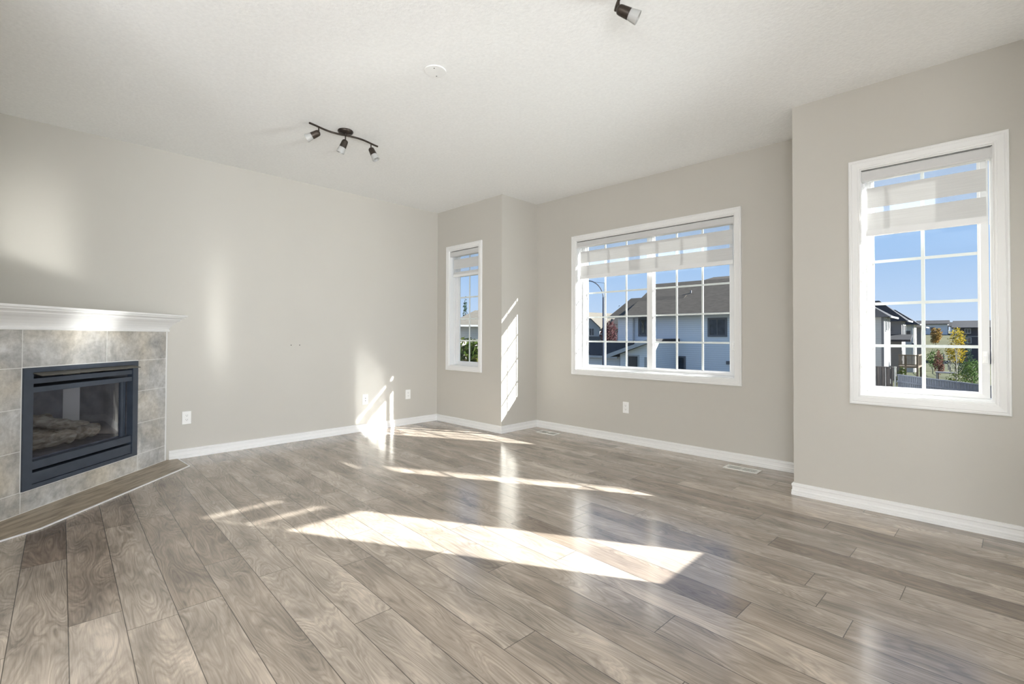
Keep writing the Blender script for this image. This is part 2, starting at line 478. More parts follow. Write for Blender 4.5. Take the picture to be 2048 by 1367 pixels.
# ------------------------------------------------------------------ mesh helpers
class MB:
    """collects shapes and links them as ONE mesh object"""
    def __init__(self):
        self.v = []; self.f = []; self.m = []
    def add(self, vs, fs, mi=0):
        o = len(self.v)
        self.v += [tuple(p) for p in vs]
        self.f += [tuple(i + o for i in f) for f in fs]
        self.m += [mi] * len(fs)
    def box(self, x0, x1, y0, y1, z0, z1, mi=0):
        self.add([(x0, y0, z0), (x1, y0, z0), (x1, y1, z0), (x0, y1, z0), (x0, y0, z1), (x1, y0, z1), (x1, y1, z1), (x0, y1, z1)],
                 [(0, 3, 2, 1), (4, 5, 6, 7), (0, 1, 5, 4), (1, 2, 6, 5), (2, 3, 7, 6), (3, 0, 4, 7)], mi)
    def prism(self, poly, z0, z1, mi=0):
        n = len(poly)
        self.add([(x, y, z0) for x, y in poly] + [(x, y, z1) for x, y in poly],
                 [tuple(reversed(range(n))), tuple(range(n, 2 * n))] + [(i, (i + 1) % n, n + (i + 1) % n, n + i) for i in range(n)], mi)
    def prism_x(self, poly, x0, x1, mi=0):
        n = len(poly)
        self.add([(x0, y, z) for y, z in poly] + [(x1, y, z) for y, z in poly],
                 [tuple(range(n)), tuple(reversed(range(n, 2 * n)))] + [(i, n + i, n + (i + 1) % n, (i + 1) % n) for i in range(n)], mi)
    def tube(self, pts, rad, seg=10, cap=True, mi=0):
        pts = [Vector(p) for p in pts]
        if not isinstance(rad, (list, tuple)):
            rad = [rad] * len(pts)
        rings = []
        for i, p in enumerate(pts):
            d = (pts[min(i + 1, len(pts) - 1)] - pts[max(i - 1, 0)]).normalized()
            a = d.orthogonal().normalized() if abs(d.z) > 0.95 else d.cross(Vector((0, 0, 1))).normalized()
            b = d.cross(a)
            rings.append([p + (a * math.cos(2 * math.pi * k / seg) + b * math.sin(2 * math.pi * k / seg)) * rad[i] for k in range(seg)])
        vs = [q for r in rings for q in r]
        fs = []
        for i in range(len(pts) - 1):
            for k in range(seg):
                k2 = (k + 1) % seg
                fs.append((i * seg + k, i * seg + k2, (i + 1) * seg + k2, (i + 1) * seg + k))
        if cap:
            fs.append(tuple(reversed(range(seg))))
            fs.append(tuple(range((len(pts) - 1) * seg, len(pts) * seg)))
        self.add(vs, fs, mi)
    def lathe(self, prof, seg=32, origin=(0, 0, 0), axis=(0, 0, 1), mi=0):
        """profile of (radius, height) along an axis"""
        ax = Vector(axis).normalized(); o = Vector(origin)
        a = ax.orthogonal().normalized(); b = ax.cross(a)
        vs = []
        for r, h in prof:
            for k in range(seg):
                t = 2 * math.pi * k / seg
                vs.append(o + ax * h + (a * math.cos(t) + b * math.sin(t)) * r)
        fs = []
        for i in range(len(prof) - 1):
            for k in range(seg):
                k2 = (k + 1) % seg
                fs.append((i * seg + k, i * seg + k2, (i + 1) * seg + k2, (i + 1) * seg + k))
        if prof[0][0] > 1e-6:
            fs.append(tuple(reversed(range(seg))))
        if prof[-1][0] > 1e-6:
            fs.append(tuple(range((len(prof) - 1) * seg, len(prof) * seg)))
        self.add(vs, fs, mi)
    def frame(self, x0, x1, z0, z1, prof, mi=0):
        """picture-frame moulding in the x/z plane: profile of (outward offset, y), closed, mitred corners"""
        n = len(prof)
        vs = []
        for w, y in prof:
            vs += [(x0 - w, y, z0 - w), (x1 + w, y, z0 - w), (x1 + w, y, z1 + w), (x0 - w, y, z1 + w)]
        fs = []
        for i in range(n):
            j = (i + 1) % n
            for k in range(4):
                k2 = (k + 1) % 4
                fs.append((i * 4 + k, i * 4 + k2, j * 4 + k2, j * 4 + k))
        self.add(vs, fs, mi)
    def build(self, name, mat, parent=None, bevel=0.0, smooth=False, recalc=True, merge=False):
        me = bpy.data.meshes.new(name)
        me.from_pydata(self.v, [], self.f)
        mats = mat if isinstance(mat, (list, tuple)) else [mat]
        for q in mats:
            me.materials.append(q)
        me.polygons.foreach_set('material_index', self.m)
        if recalc or merge:
            bm = bmesh.new(); bm.from_mesh(me)
            if merge:
                bmesh.ops.remove_doubles(bm, verts=bm.verts, dist=1e-5)
            if recalc:
                bmesh.ops.recalc_face_normals(bm, faces=bm.faces)
            bm.to_mesh(me); bm.free()
        if smooth:
            me.polygons.foreach_set('use_smooth', [True] * len(me.polygons))
            me.set_sharp_from_angle(angle=math.radians(38))
        o = bpy.data.objects.new(name, me)
        COL.objects.link(o)
        if parent is not None:
            o.parent = parent
        if bevel > 0:
            b = o.modifiers.new('bevel', 'BEVEL')
            b.width = bevel; b.segments = 2; b.limit_method = 'ANGLE'; b.angle_limit = math.radians(40)
        return o

def tag(o, label, cat, group=None, kind=None):
    o['label'] = label
    o['category'] = cat
    if group: o['group'] = group
    if kind: o['kind'] = kind
    return o
def empty(name, loc=(0, 0, 0), rz=0.0):
    o = bpy.data.objects.new(name, None)
    o.empty_display_size = 0.1
    COL.objects.link(o)
    o.location = loc
    o.rotation_euler = (0, 0, rz)
    return o
def thing(name, label, cat, loc=(0, 0, 0), rz=0.0, group=None):
    return tag(empty(name, loc, rz), label, cat, group)
def struct(o, label, cat):
    return tag(o, label, cat, None, 'structure')
def copy_tree(o, parent=None):
    c = o.copy(); COL.objects.link(c)
    if parent is not None:
        c.parent = parent
    for ch in list(o.children):
        copy_tree(ch, c)
    return c

# ------------------------------------------------------------------ the room's measures (metres)
H = 2.74
X1, X2, XE = 1.22, 4.178, 5.55          # bay left cheek, bay right cheek, east wall
Y1, Y2, YS = 4.315, 4.919, 0.23         # window walls, bay back wall, wall behind the fireplace
T = 0.16                                # wall thickness
XP, YB, XD, YR = 2.6, -3.4, 7.3, 2.4    # partition, back wall, dining wall, east jog

# floor: one mesh, every plank its own quad
PA = -0.03587
ca, sa = math.cos(PA), math.sin(PA)
PW, PL, OFF0 = 0.16, 1.29, 0.075
known = {3: .59, 4: .06, 6: .21, 7: 1.14, 8: .14, 9: .78, 10: .30, 11: 1.28, 12: .50, 13: .82, 14: .30, 15: .96, 16: .47, 17: .79,
         19: .58, 20: .89, 21: .32, 22: .65, 23: .14, 24: .46, 25: .76, 27: .56}
tone_known = {(5, 0): 0.02, (4, 0): 0.12, (3, 0): 0.22, (3, 1): 0.10, (4, 1): 0.25, (5, 1): 0.45, (6, 0): 0.30, (6, 1): 0.55, (7, 1): 0.25, (8, 1): 0.50, (9, 1): 0.42, (10, 1): 0.62, (6, 2): .32, (9, 2): .78}
bm = bmesh.new()
uvl = bm.loops.layers.uv.new('plank_uv')
cl = bm.loops.layers.float_color.new('plank_rnd')
rnd = random.Random(21)
for k in range(-23, 33):
    y0 = OFF0 + k * PW
    o = known.get(k, rnd.random() * PL)
    i0 = -2
    for i in range(i0, 8):
        xa = o + (i - 1) * PL
        q = [(xa, y0), (xa + PL, y0), (xa + PL, y0 + PW), (xa, y0 + PW)]
        vs = [bm.verts.new((x * ca - y * sa, x * sa + y * ca, 0.0)) for x, y in q]
        f = bm.faces.new(vs)
        tone = tone_known.get((k, i), min(1, max(0, rnd.gauss(0.56, 0.17))))
        r2 = rnd.random()
        for lp, (u, w) in zip(f.loops, [(0, 0), (PL, 0), (PL, PW), (0, PW)]):
            lp[uvl].uv = (u, w)
            lp[cl] = (tone, r2, 0, 1)
for co, no in (((-0.12, 0, 0), (-1, 0, 0)), ((XD + .1, 0, 0), (1, 0, 0)), ((0, YB - .1, 0), (0, -1, 0)), ((0, Y2 + .1, 0), (0, 1, 0))):
    bmesh.ops.bisect_plane(bm, geom=bm.verts[:] + bm.edges[:] + bm.faces[:], plane_co=co, plane_no=no, clear_outer=True)
me = bpy.data.meshes.new('floor')
bm.to_mesh(me); bm.free()
me.materials.append(MAT['floor'])
fl = bpy.data.objects.new('floor', me); COL.objects.link(fl)
struct(fl, 'grey-brown wood-look laminate plank floor', 'floor')

b = MB()
b.box(-0.3, XE + T, YB - .2, Y1 + T, H, H + .12)
b.box(XE + T, XD + .2, YB - .2, YR + T, H, H + .12)
b.box(X1 - T, X2 + T, Y1 + T, Y2 + T, H, H + .12)
struct(b.build('ceiling', MAT['ceiling']), 'white textured ceiling', 'ceiling')

def wall_y(name, label, y0, x0, x1, hole=None):
    """wall whose room face is y = y0, thickness outward to +y; hole = (x0, x1, z0, z1)"""
    b = MB()
    if hole:
        a, c, z0, z1 = hole
        b.box(x0, a, y0, y0 + T, 0, H); b.box(c, x1, y0, y0 + T, 0, H)
        b.box(a, c, y0, y0 + T, 0, z0); b.box(a, c, y0, y0 + T, z1, H)
    else:
        b.box(x0, x1, y0, y0 + T, 0, H)
    return struct(b.build(name, MAT['wall']), label, 'wall')
WZ = (0.735, 2.20)
struct_box = lambda name, label, *a: (lambda b: (b.box(*a), struct(b.build(name, MAT['wall']), label, 'wall'))[1])(MB())
struct_box('wall_left', 'long greige wall beside the fireplace', -T, 0, YS - T, Y1 + T, 0, H)
wall_y('wall_corner', 'greige wall with the narrow window', Y1, 0, X1, (0.263, 0.826, *WZ))
struct_box('wall_bay_left', 'narrow greige cheek wall of the bay catching sun', X1 - T, X1, Y1 + T, Y2 + T, 0, H)
wall_y('wall_bay', 'greige wall with the wide window', Y2, X1, X2, (1.825, 3.568, *WZ))
struct_box('wall_bay_right', 'cheek wall on the right of the bay', X2, X2 + T, Y1 + T, Y2 + T, 0, H)
wall_y('wall_right', 'greige wall with the tall window', Y1, X2, XE + T, (4.568, 5.183, *WZ))
EY = (3.29, 3.86)
b = MB()
b.box(XE, XE + T, YR, EY[0], 0, H); b.box(XE, XE + T, EY[1], Y1, 0, H)
b.box(XE, XE + T, EY[0], EY[1], 0, WZ[0] + .055); b.box(XE, XE + T, EY[0], EY[1], WZ[1], H)
struct(b.build('wall_east', MAT['wall']), 'greige side wall with a window', 'wall')
struct_box('wall_east_jog', 'short greige wall of the jog', XE + T, XD + T, YR, YR + T, 0, H)
struct_box('wall_dining', 'greige dining side wall', XD, XD + T, YB, YR, 0, H)
struct_box('wall_back', 'greige wall behind the photographer', XP, XD + T, YB - T, YB, 0, H)
struct_box('wall_partition', 'greige partition wall', XP - T, XP, YB - T, YS - T, 0, H)
struct_box('wall_hearth', 'greige wall behind the fireplace', 0, XP, YS - T, YS, 0, H)

# baseboards
BP = [(0, 0.0), (0.014, 0.0), (0.0145, 0.018), (0.012, 0.021), (0.013, 0.030), (0.0125, 0.034), (0.009, 0.040), (0.009, 0.060), (0.0125, 0.064), (0.0125, 0.078), (0.006, 0.084), (0, 0.084)]
def baseboard(name, label, p, q, e0, e1):
    """from p to q with the room on the left-hand side; e0/e1: +1 outside mitre, -1 inside mitre, 0 square"""
    p = Vector((*p, 0)); q = Vector((*q, 0)); d = (q - p).normalized(); nrm = Vector((-d.y, d.x, 0))
    b = MB(); n = len(BP); vs = []
    for pt, sgn, e in ((p, -1, e0), (q, 1, e1)):
        for t, z in BP:
            vs.append(pt + nrm * t + d * (sgn * e * t) + Vector((0, 0, z)))
    fs = [(i, (i + 1) % n, n + (i + 1) % n, n + i) for i in range(n)] + [tuple(reversed(range(n))), tuple(range(n, 2 * n))]
    b.add(vs, fs)
    return struct(b.build(name, MAT['trim']), label, 'baseboard')
FP0 = (0.0, 1.365)
baseboard('baseboard_left', 'white baseboard along the long left wall', (0, Y1), (0, 1.39), -1, 0)
baseboard('baseboard_corner', 'white baseboard under the narrow window', (X1, Y1), (0, Y1), 1, -1)
baseboard('baseboard_bay_left', 'white baseboard on the bay cheek', (X1, Y2), (X1, Y1), -1, 1)
baseboard('baseboard_bay', 'white baseboard under the wide window', (X2, Y2), (X1, Y2), -1, -1)
baseboard('baseboard_bay_right', 'white baseboard on the right bay cheek', (X2, Y1), (X2, Y2), 1, -1)
baseboard('baseboard_right', 'white baseboard under the tall window', (XE, Y1), (X2, Y1), -1, 1)
baseboard('baseboard_east', 'white baseboard on the side wall', (XE, YR), (XE, Y1), 0, -1)

# ------------------------------------------------------------------ windows and blinds (local x along the wall, y outward, z up)
ROWS = (1.053, 1.328, 1.606, 1.882)
GZ = (0.788, 2.168)
def window(name, label, org, rz, a0, a1, units, latch, lift=0.0):
    z0, z1 = WZ[0] + lift, WZ[1]
    w = struct(empty(name, org, rz), label, 'window')
    b = MB()
    b.frame(a0, a1, z0, z1, [(0, 0.0), (0, -0.011), (0.004, -0.013), (0.010, -0.013), (0.012, -0.016), (0.040, -0.018), (0.043, -0.015), (0.050, -0.019), (0.058, -0.018), (0.060, -0.014), (0.060, 0.0)])
    b.build('casing', MAT['trim'], w)
    b = MB()
    b.frame(a0, a1, z0, z1, [(0, 0.0), (-0.006, 0.0), (-0.006, 0.075), (0.0, 0.075)])
    b.build('jamb', MAT['trim'], w)
    b = MB()
    b.frame(a0, a1, z0, z1, [(-0.0, 0.072), (-0.016, 0.072), (-0.018, 0.076), (-0.018, 0.165), (0.03, 0.165), (0.03, T + .002), (0, T + .002)])
    b.build('window_frame', MAT['vinyl'], w)
    if len(units) > 1:
        m0, m1 = units[0][1] + 0.002, units[1][0] - 0.045
        b = MB(); b.box(m0, max(m1, m0 + .02), 0.100, 0.134, z0 + .018, z1 - .018)
        b.build('mullion', MAT['vinyl'], w, bevel=0.002)
    for ui, (g0, g1, cols, sl, sr, dy) in enumerate(units):
        b = MB()
        gz0, gz1 = GZ[0] + lift, GZ[1]
        # sash: its outer edge may differ left and right
        prof = [(0.0, 0.134), (0.0, 0.118), (0.008, 0.112), (0.010, 0.100), (0.034, 0.096), (0.034, 0.134)]
        vs = []
        for o_, y in prof:
            k = o_ / 0.034
            vs += [(g0 - sl * k, y + dy, gz0 - 0.034 * k), (g1 + sr * k, y + dy, gz0 - 0.034 * k), (g1 + sr * k, y + dy, gz1 + 0.026 * k), (g0 - sl * k, y + dy, gz1 + 0.026 * k)]
        n = len(prof); fs = []
        for i in range(n):
            j = (i + 1) % n
            for k in range(4):
                k2 = (k + 1) % 4
                fs.append((i * 4 + k, i * 4 + k2, j * 4 + k2, j * 4 + k))
        b.add(vs, fs)
        s = b.build('sash', MAT['vinyl'], w)
        b = MB(); b.box(g0 - .004, g1 + .004, 0.1235 + dy, 0.1265 + dy, gz0 - .004, gz1 + .004)
        b.build('glass_pane', MAT['glass'], s)
        b = MB()
        for c in cols:
            b.box(c - .009, c + .009, 0.1270 + dy, 0.1335 + dy, gz0, gz1)
        for r in ROWS:
            b.box(g0, g1, 0.1275 + dy, 0.1330 + dy, r - .009, r + .009)
        b.build('muntin_grille', MAT['vinyl'], s)
    if latch:
        b = MB()
        b.box(latch[0] - .011, latch[0] + .011, 0.072, 0.097, latch[1] - .035, latch[1] + .035)
        b.box(latch[0] - .007, latch[0] + .007, 0.062, 0.075, latch[1] - .028, latch[1] + .012)
        b.build('latch', MAT['plastic'], w, bevel=0.003)
    return w
window('window_1', 'narrow white window in the far left corner', (0, Y1, 0), 0, 0.263, 0.826, [(0.318, 0.720, [0.506], 0.045, 0.08, 0.0)], None)
window('window_2', 'wide white two-panel sliding window in the bay', (0, Y2, 0), 0, 1.825, 3.568,
       [(1.900, 2.656, [2.130, 2.399], 0.055, 0.034, 0.0), (2.736, 3.481, [2.968, 3.227], 0.05, 0.05, 0.0)], (3.525, 1.02))
window('window_3', 'tall white window on the right wall', (0, Y1, 0), 0, 4.568, 5.183, [(4.625, 5.112, [4.868], 0.039, 0.048, 0.0)], (5.140, 0.992))
window('window_4', 'white window on the side wall', (XE, 0, 0), -math.pi / 2, -EY[1], -EY[0], [(-3.805, -3.345, [], 0.037, 0.037, 0.0)], None, 0.055)
for o in bpy.data.objects['window_4'].children_recursive:
    if o.name.startswith('muntin'):
        bpy.data.objects.remove(o)

def blind(label, org, rz, a0, a1, bands, gaps, rail):
    t = thing('roller_blind', label, 'blind', org, rz, 'zebra roller blinds at the windows')
    c0, c1 = a0 + .012, a1 - .012
    b = MB()
    b.prism_x([(0.004, 2.129), (0.000, 2.135), (0.000, 2.180), (0.006, 2.186), (0.062, 2.186), (0.066, 2.180), (0.066, 2.125), (0.010, 2.125)], c0, c1)
    c = b.build('cassette', MAT['cassette'], t)
    for e0, e1 in ((c0 - .007, c0), (c1, c1 + .007)):
        b = MB(); b.box(e0, e1, -0.001, 0.067, 2.123, 2.188)
        b.build('end_cap', MAT['cassette'], c, bevel=0.002)
    f0, f1 = c0 + .020, c1 - .020
    for z0, z1 in bands:
        b = MB(); b.box(f0, f1, 0.0395, 0.0405, z0, z1)
        b.build('opaque_band', MAT['blind_cloth'], t)
    for z0, z1 in gaps:
        b = MB(); b.box(f0, f1, 0.0397, 0.0403, z0, z1)
        b.build('sheer_band', MAT['blind_sheer'], t)
    b = MB()
    b.prism_x([(0.030, rail[0] + .003), (0.033, rail[0]), (0.049, rail[0]), (0.052, rail[0] + .003), (0.050, rail[1]), (0.032, rail[1])], f0 - .006, f1 + .006)
    b.build('bottom_rail', MAT['vinyl'], t)
    b = MB()
    for yy in (0.030, 0.052):
        b.tube([(c1 - .008, yy, 2.125), (c1 - .008, yy, rail[0] - .01)], 0.0014, 6)
    b.build('pull_cord', MAT['plastic'], t)
    return t
BN = ([(1.948, 2.079), (1.803, 1.915)], [(2.079, 2.135), (1.915, 1.948)], (1.764, 1.803))
blind('half-raised zebra blind on the wide bay window', (0, Y2, 0), 0, 1.825, 3.568, *BN)
blind('half-raised zebra blind on the tall right window', (0, Y1, 0), 0, 4.568, 5.183, *BN)
blind('higher-raised zebra blind on the narrow corner window', (0, Y1, 0), 0, 0.263, 0.826, [(1.967, 2.088), (1.897, 1.928)], [(2.088, 2.135), (1.928, 1.967)], (1.864, 1.897))
blind('half-raised zebra blind on the side wall window', (XE, 0, 0), -math.pi / 2, -EY[1], -EY[0], [(1.948, 2.079), (1.835, 1.915)], [(2.079, 2.135), (1.915, 1.948)], (1.800, 1.835))

# ------------------------------------------------------------------ corner fireplace (local x along the face, y into the room)
FA = math.radians(-44)
FL = 1.633                               # face length
fp = thing('fireplace', 'corner gas fireplace with grey stone tile and white mantel', 'fireplace', (*FP0, 0), FA)
FB = (0.350, 1.285, 0.138, 0.900)        # insert opening s0, s1, z0, z1
def panel(y0, y1, s0, s1, z0, z1, mat, name):
    b = MB()
    b.box(s0, FB[0], y0, y1, z0, z1); b.box(FB[1], s1, y0, y1, z0, z1)
    b.box(FB[0], FB[1], y0, y1, z0, FB[2]); b.box(FB[0], FB[1], y0, y1, FB[3], z1)
    return b.build(name, mat, fp)
panel(-0.10, -0.004, 0.012, FL - .012, 0, 1.20, MAT['wall'], 'chimney_breast')
ts = panel(-0.004, 0.006, 0.018, FL - .018, 0.004, 1.150, MAT['tile'], 'tile_surround')
b = MB()
gy0, gy1, g = 0.0055, 0.0066, 0.0016
def gl(s0, s1, z0, z1): b.box(s0, s1, gy0, gy1, z0, z1)
for z in (0.902, 0.651, 0.390, 0.138):
    gl(0.018, FB[0], z - g, z + g); gl(FB[1], FL - .018, z - g, z + g)
for s in (0.335, 1.285):
    gl(s - g, s + g, 0.004, FB[2])
for s in (0.653, 1.287):
    gl(s - g, s + g, FB[3], 1.14)
gl(FB[0] - .006, FB[0], FB[2] - .006, FB[3] + .006); gl(FB[1], FB[1] + .006, FB[2] - .006, FB[3] + .006)
gl(FB[0], FB[1], FB[2] - .006, FB[2]); gl(FB[0], FB[1], FB[3], FB[3] + .006)
gl(0.018, FL - .018, 0.003, 0.009)
b.build('grout_lines', MAT['grout'], ts)
for s0, s1 in ((0.0025, 0.018), (FL - .018, FL - .0025)):
    b = MB(); b.box(s0, s1, -0.003 + .004, 0.0085, 0.0, 1.14)
    b.build('edge_trim', MAT['trim'], fp, bevel=0.002)
# mantel: crown moulding dying into both walls
b = MB()
MP = [(0.0, 1.137), (0.013, 1.137), (0.016, 1.143), (0.015, 1.152), (0.010, 1.156), (0.012, 1.164), (0.018, 1.178), (0.030, 1.197), (0.046, 1.216), (0.062, 1.230), (0.067, 1.236), (0.073, 1.238), (0.077, 1.248), (0.088, 1.256), (0.098, 1.260), (0.100, 1.269), (0.110, 1.271), (0.112, 1.274), (0.112, 1.284), (0.110, 1.287)]
e_ = (math.cos(FA), math.sin(FA)); n_ = (-e_[1], e_[0])
def s_left(d): return -d * n_[0] / e_[0] + 0.001
def s_right(d): return (YS - FP0[1] - d * n_[1]) / e_[1] - 0.001
n = len(MP)
vs = [(s_left(d), d, z) for d, z in MP] + [(s_right(d), d, z) for d, z in MP]
dc = (Vector((0.002, YS + .002)) - Vector(FP0))
corner = (dc.x * e_[0] + dc.y * e_[1], dc.x * n_[0] + dc.y * n_[1])
vs += [(corner[0], corner[1], 1.287), (s_left(0), 0, 1.287), (s_right(0), 0, 1.287)]
fs = [(i, i + 1, n + i + 1, n + i) for i in range(n - 1)]
fs += [(n - 1, 2 * n - 1, 2 * n)]
b.add(vs, fs)
b.build('mantel', MAT['trim'], fp)
# hearth: flush brown tile framed by a pale metal edge
hp = []
for d in (0.0,):
    hp = [(s_left(0.0) + .004, 0.0), (s_left(0.069) + .018, 0.069), (0.187, 0.322), (1.500, 0.329), (s_right(0.215), 0.215), (s_right(0.0) - .004, 0.0)]
b = MB(); b.prism(hp, 0.0005, 0.006)
he = b.build('hearth_tile', MAT['hearth'], fp)
b = MB()
edge = hp[1:5]
off = []
for i, p in enumerate(edge):
    c = Vector((0.8, 0.0)); v = Vector(p)
    dirs = []
    if i > 0: dirs.append((v - Vector(edge[i - 1])).normalized())
    if i < len(edge) - 1: dirs.append((Vector(edge[i + 1]) - v).normalized())
    nn = sum((Vector((-d.y, d.x)) for d in dirs), Vector((0, 0))).normalized()
    if nn.dot(v - c) < 0: nn = -nn
    off.append(v + nn * 0.011)
off[0].x = max(off[0].x, s_left(off[0].y) + .016)
poly = [tuple(p) for p in edge] + [tuple(p) for p in reversed(off)]
for i in range(len(edge) - 1):
    b.prism([tuple(edge[i]), tuple(edge[i + 1]), tuple(off[i + 1]), tuple(off[i])], 0.0006, 0.0075)
b.build('metal_edge', MAT['grout_metal'], he)
# the insert
b = MB()
b.frame(FB[0] + .055, FB[1] - .063, FB[2] + .028, FB[3] - .028, [(0, -0.02), (0, 0.014), (0.002, 0.016), (0.0275, 0.016), (0.0275, -0.02)])
x0, x1, z0, z1 = FB
b2 = MB()
b2.box(x0 + .001, x0 + .055, -0.03, 0.016, z0 + .001, z1 - .001); b2.box(x1 - .063, x1 - .001, -0.03, 0.016, z0 + .001, z1 - .001)
b2.box(x0 + .055, x1 - .063, -0.03, 0.016, z0 + .001, z0 + .028); b2.box(x0 + .055, x1 - .063, -0.03, 0.016, z1 - .030, z1 - .001)
ins = b2.build('firebox_insert', MAT['black_metal'], fp)
i0, i1 = x0 + .057, x1 - .065
b = MB()
b.add([(i0 - .004, 0.014, 0.868), (i1 + .008, 0.014, 0.868), (i1 + .008, 0.075, 0.852), (i0 - .004, 0.075, 0.852), (i0 - .004, 0.014, 0.864), (i1 + .008, 0.014, 0.864), (i1 + .008, 0.074, 0.848), (i0 - .004, 0.074, 0.848)],
      [(0, 1, 2, 3), (7, 6, 5, 4), (0, 4, 5, 1), (1, 5, 6, 2), (2, 6, 7, 3), (3, 7, 4, 0)])
b.build('heat_hood', MAT['hood_metal'], ins)
for z0_, z1_ in ((0.797, 0.831), (0.741, 0.776), (0.256, 0.308), (0.169, 0.238)):
    b = MB(); b.box(i0, i1, -0.010, 0.010, z0_, z1_)
    b.box(i0, i1, -0.040, -0.010, z1_ - .003, z1_)
    b.build('louver', MAT['black_metal'], ins, bevel=0.002)
b = MB()                                   # dark cavity behind louvers and glass
b.box(x0 + .03, x1 - .03, -0.50, -0.48, 0.16, 0.88); b.box(x0 + .03, x0 + .045, -0.48, -0.03, 0.16, 0.88); b.box(x1 - .045, x1 - .03, -0.48, -0.03, 0.16, 0.88)
b.box(x0 + .03, x1 - .03, -0.48, -0.03, 0.14, 0.16); b.box(x0 + .03, x1 - .03, -0.48, -0.03, 0.875, 0.89)
b.box(x0 + .045, x1 - .045, -0.44, -0.045, 0.745, 0.76); b.box(x0 + .045, x1 - .045, -0.44, -0.045, 0.30, 0.318)
b.build('firebox_liner', MAT['firebox_brick'], ins)
for s0, s1, yy in ((0.420, 0.438, -0.030), (0.450, 0.474, -0.022), (1.186, 1.212, -0.022)):
    b = MB(); b.box(s0, s1, yy - .02, yy, 0.308, 0.741)
    b.build('door_post', MAT['black_metal'], ins, bevel=0.002)
b = MB(); b.box(0.438, 1.20, -0.036, -0.032, 0.305, 0.745)
b.build('fire_glass', MAT['fire_glass'], ins)
def log(p, q, r0, r1, seed):
    rr = random.Random(seed)
    b = MB(); p = Vector(p); q = Vector(q); k = 9
    b.tube([p.lerp(q, i / k) + Vector((0, rr.uniform(-.006, .006), rr.uniform(-.008, .008))) for i in range(k + 1)],
           [(r0 + (r1 - r0) * i / k) * rr.uniform(0.88, 1.1) for i in range(k + 1)], 12)
    o = b.build('ceramic_log', MAT['log'], ins, smooth=True)
    return o
log((1.13, -0.17, 0.40), (0.80, -0.12, 0.385), 0.060, 0.050, 1)
log((1.16, -0.33, 0.40), (0.56, -0.36, 0.40), 0.060, 0.058, 2)
log((1.00, -0.30, 0.545), (0.66, -0.14, 0.415), 0.040, 0.045, 3)
log((1.08, -0.25, 0.40), (1.07, -0.29, 0.555), 0.045, 0.042, 4)
log((0.82, -0.27, 0.47), (0.72, -0.38, 0.50), 0.045, 0.040, 5)
log((0.76, -0.10, 0.395), (0.60, -0.11, 0.40), 0.045, 0.050, 6)

# ------------------------------------------------------------------ outlets, wall plugs, floor registers
def plate(label, cat, loc, rz, kind='duplex'):
    """local x along the wall, y out of the wall toward the room is -y"""
    t = thing('wall_outlet', label, cat, loc, rz, 'white wall plates')
    b = MB(); b.box(-.0355, .0355, -0.006, 0.0, -.0585, .0585)
    p = b.build('cover_plate', MAT['plastic'], t, bevel=0.003)
    if kind == 'duplex':
        for zz in (0.0195, -0.0195):
            b = MB()
            pts = [(.017 * math.cos(a), zz + max(-.0135, min(.0135, .017 * math.sin(a)))) for a in [2 * math.pi * i / 24 for i in range(24)]]
            nn = len(pts)
            b.add([(x, -0.006, z) for x, z in pts] + [(x, -0.0085, z) for x, z in pts], [tuple(range(nn, 2 * nn))] + [(i, (i + 1) % nn, nn + (i + 1) % nn, nn + i) for i in range(nn)])
            r = b.build('receptacle', MAT['plastic'], t)
            b = MB()
            b.box(-.0075, -.0055, -0.0089, -0.008, zz + .000, zz + .008); b.box(.0055, .0075, -0.0089, -0.008, zz + .000, zz + .008)
            b.lathe([(0.0026, 0.0), (0.0026, 0.0009)], 10, (0, -0.008, zz - .006), (0, -1, 0))
            b.build('slot', MAT['slot'], r)
    else:
        for zz in (0.013, -0.016):
            b = MB(); b.lathe([(0.0052, 0.0), (0.0052, 0.004), (0.003, 0.004)], 14, (0, -0.006, zz), (0, -1, 0))
            b.build('jack', MAT['slot'], t)
    return t
plate('white duplex outlet low on left wall just right of the fireplace', 'outlet', (0.0, 1.520, 0.362), math.pi / 2)
plate('white cable jack plate low on left wall in the sunlit area', 'wall plate', (0.0, 3.282, 0.368), math.pi / 2, 'jack')
plate('white duplex outlet low on left wall nearest the corner', 'outlet', (0.0, 3.866, 0.378), math.pi / 2)
plate('white duplex outlet below the wide window', 'outlet', (2.4715, Y2, 0.367), 0)
for lab, yy in (('small dark screw hole in left wall, the one nearer the fireplace', 2.435), ('small dark screw hole in left wall, the one nearer the corner', 2.523)):
    b = MB(); b.lathe([(0.0055, 0.0), (0.0055, 0.0015), (0.002, 0.002)], 12, (0, 0, 0), (1, 0, 0))
    o = b.build('screw_hole', MAT['slot']); o.location = (0.0, yy, 1.009)
    tag(o, lab, 'screw hole', 'screw holes on the left wall')

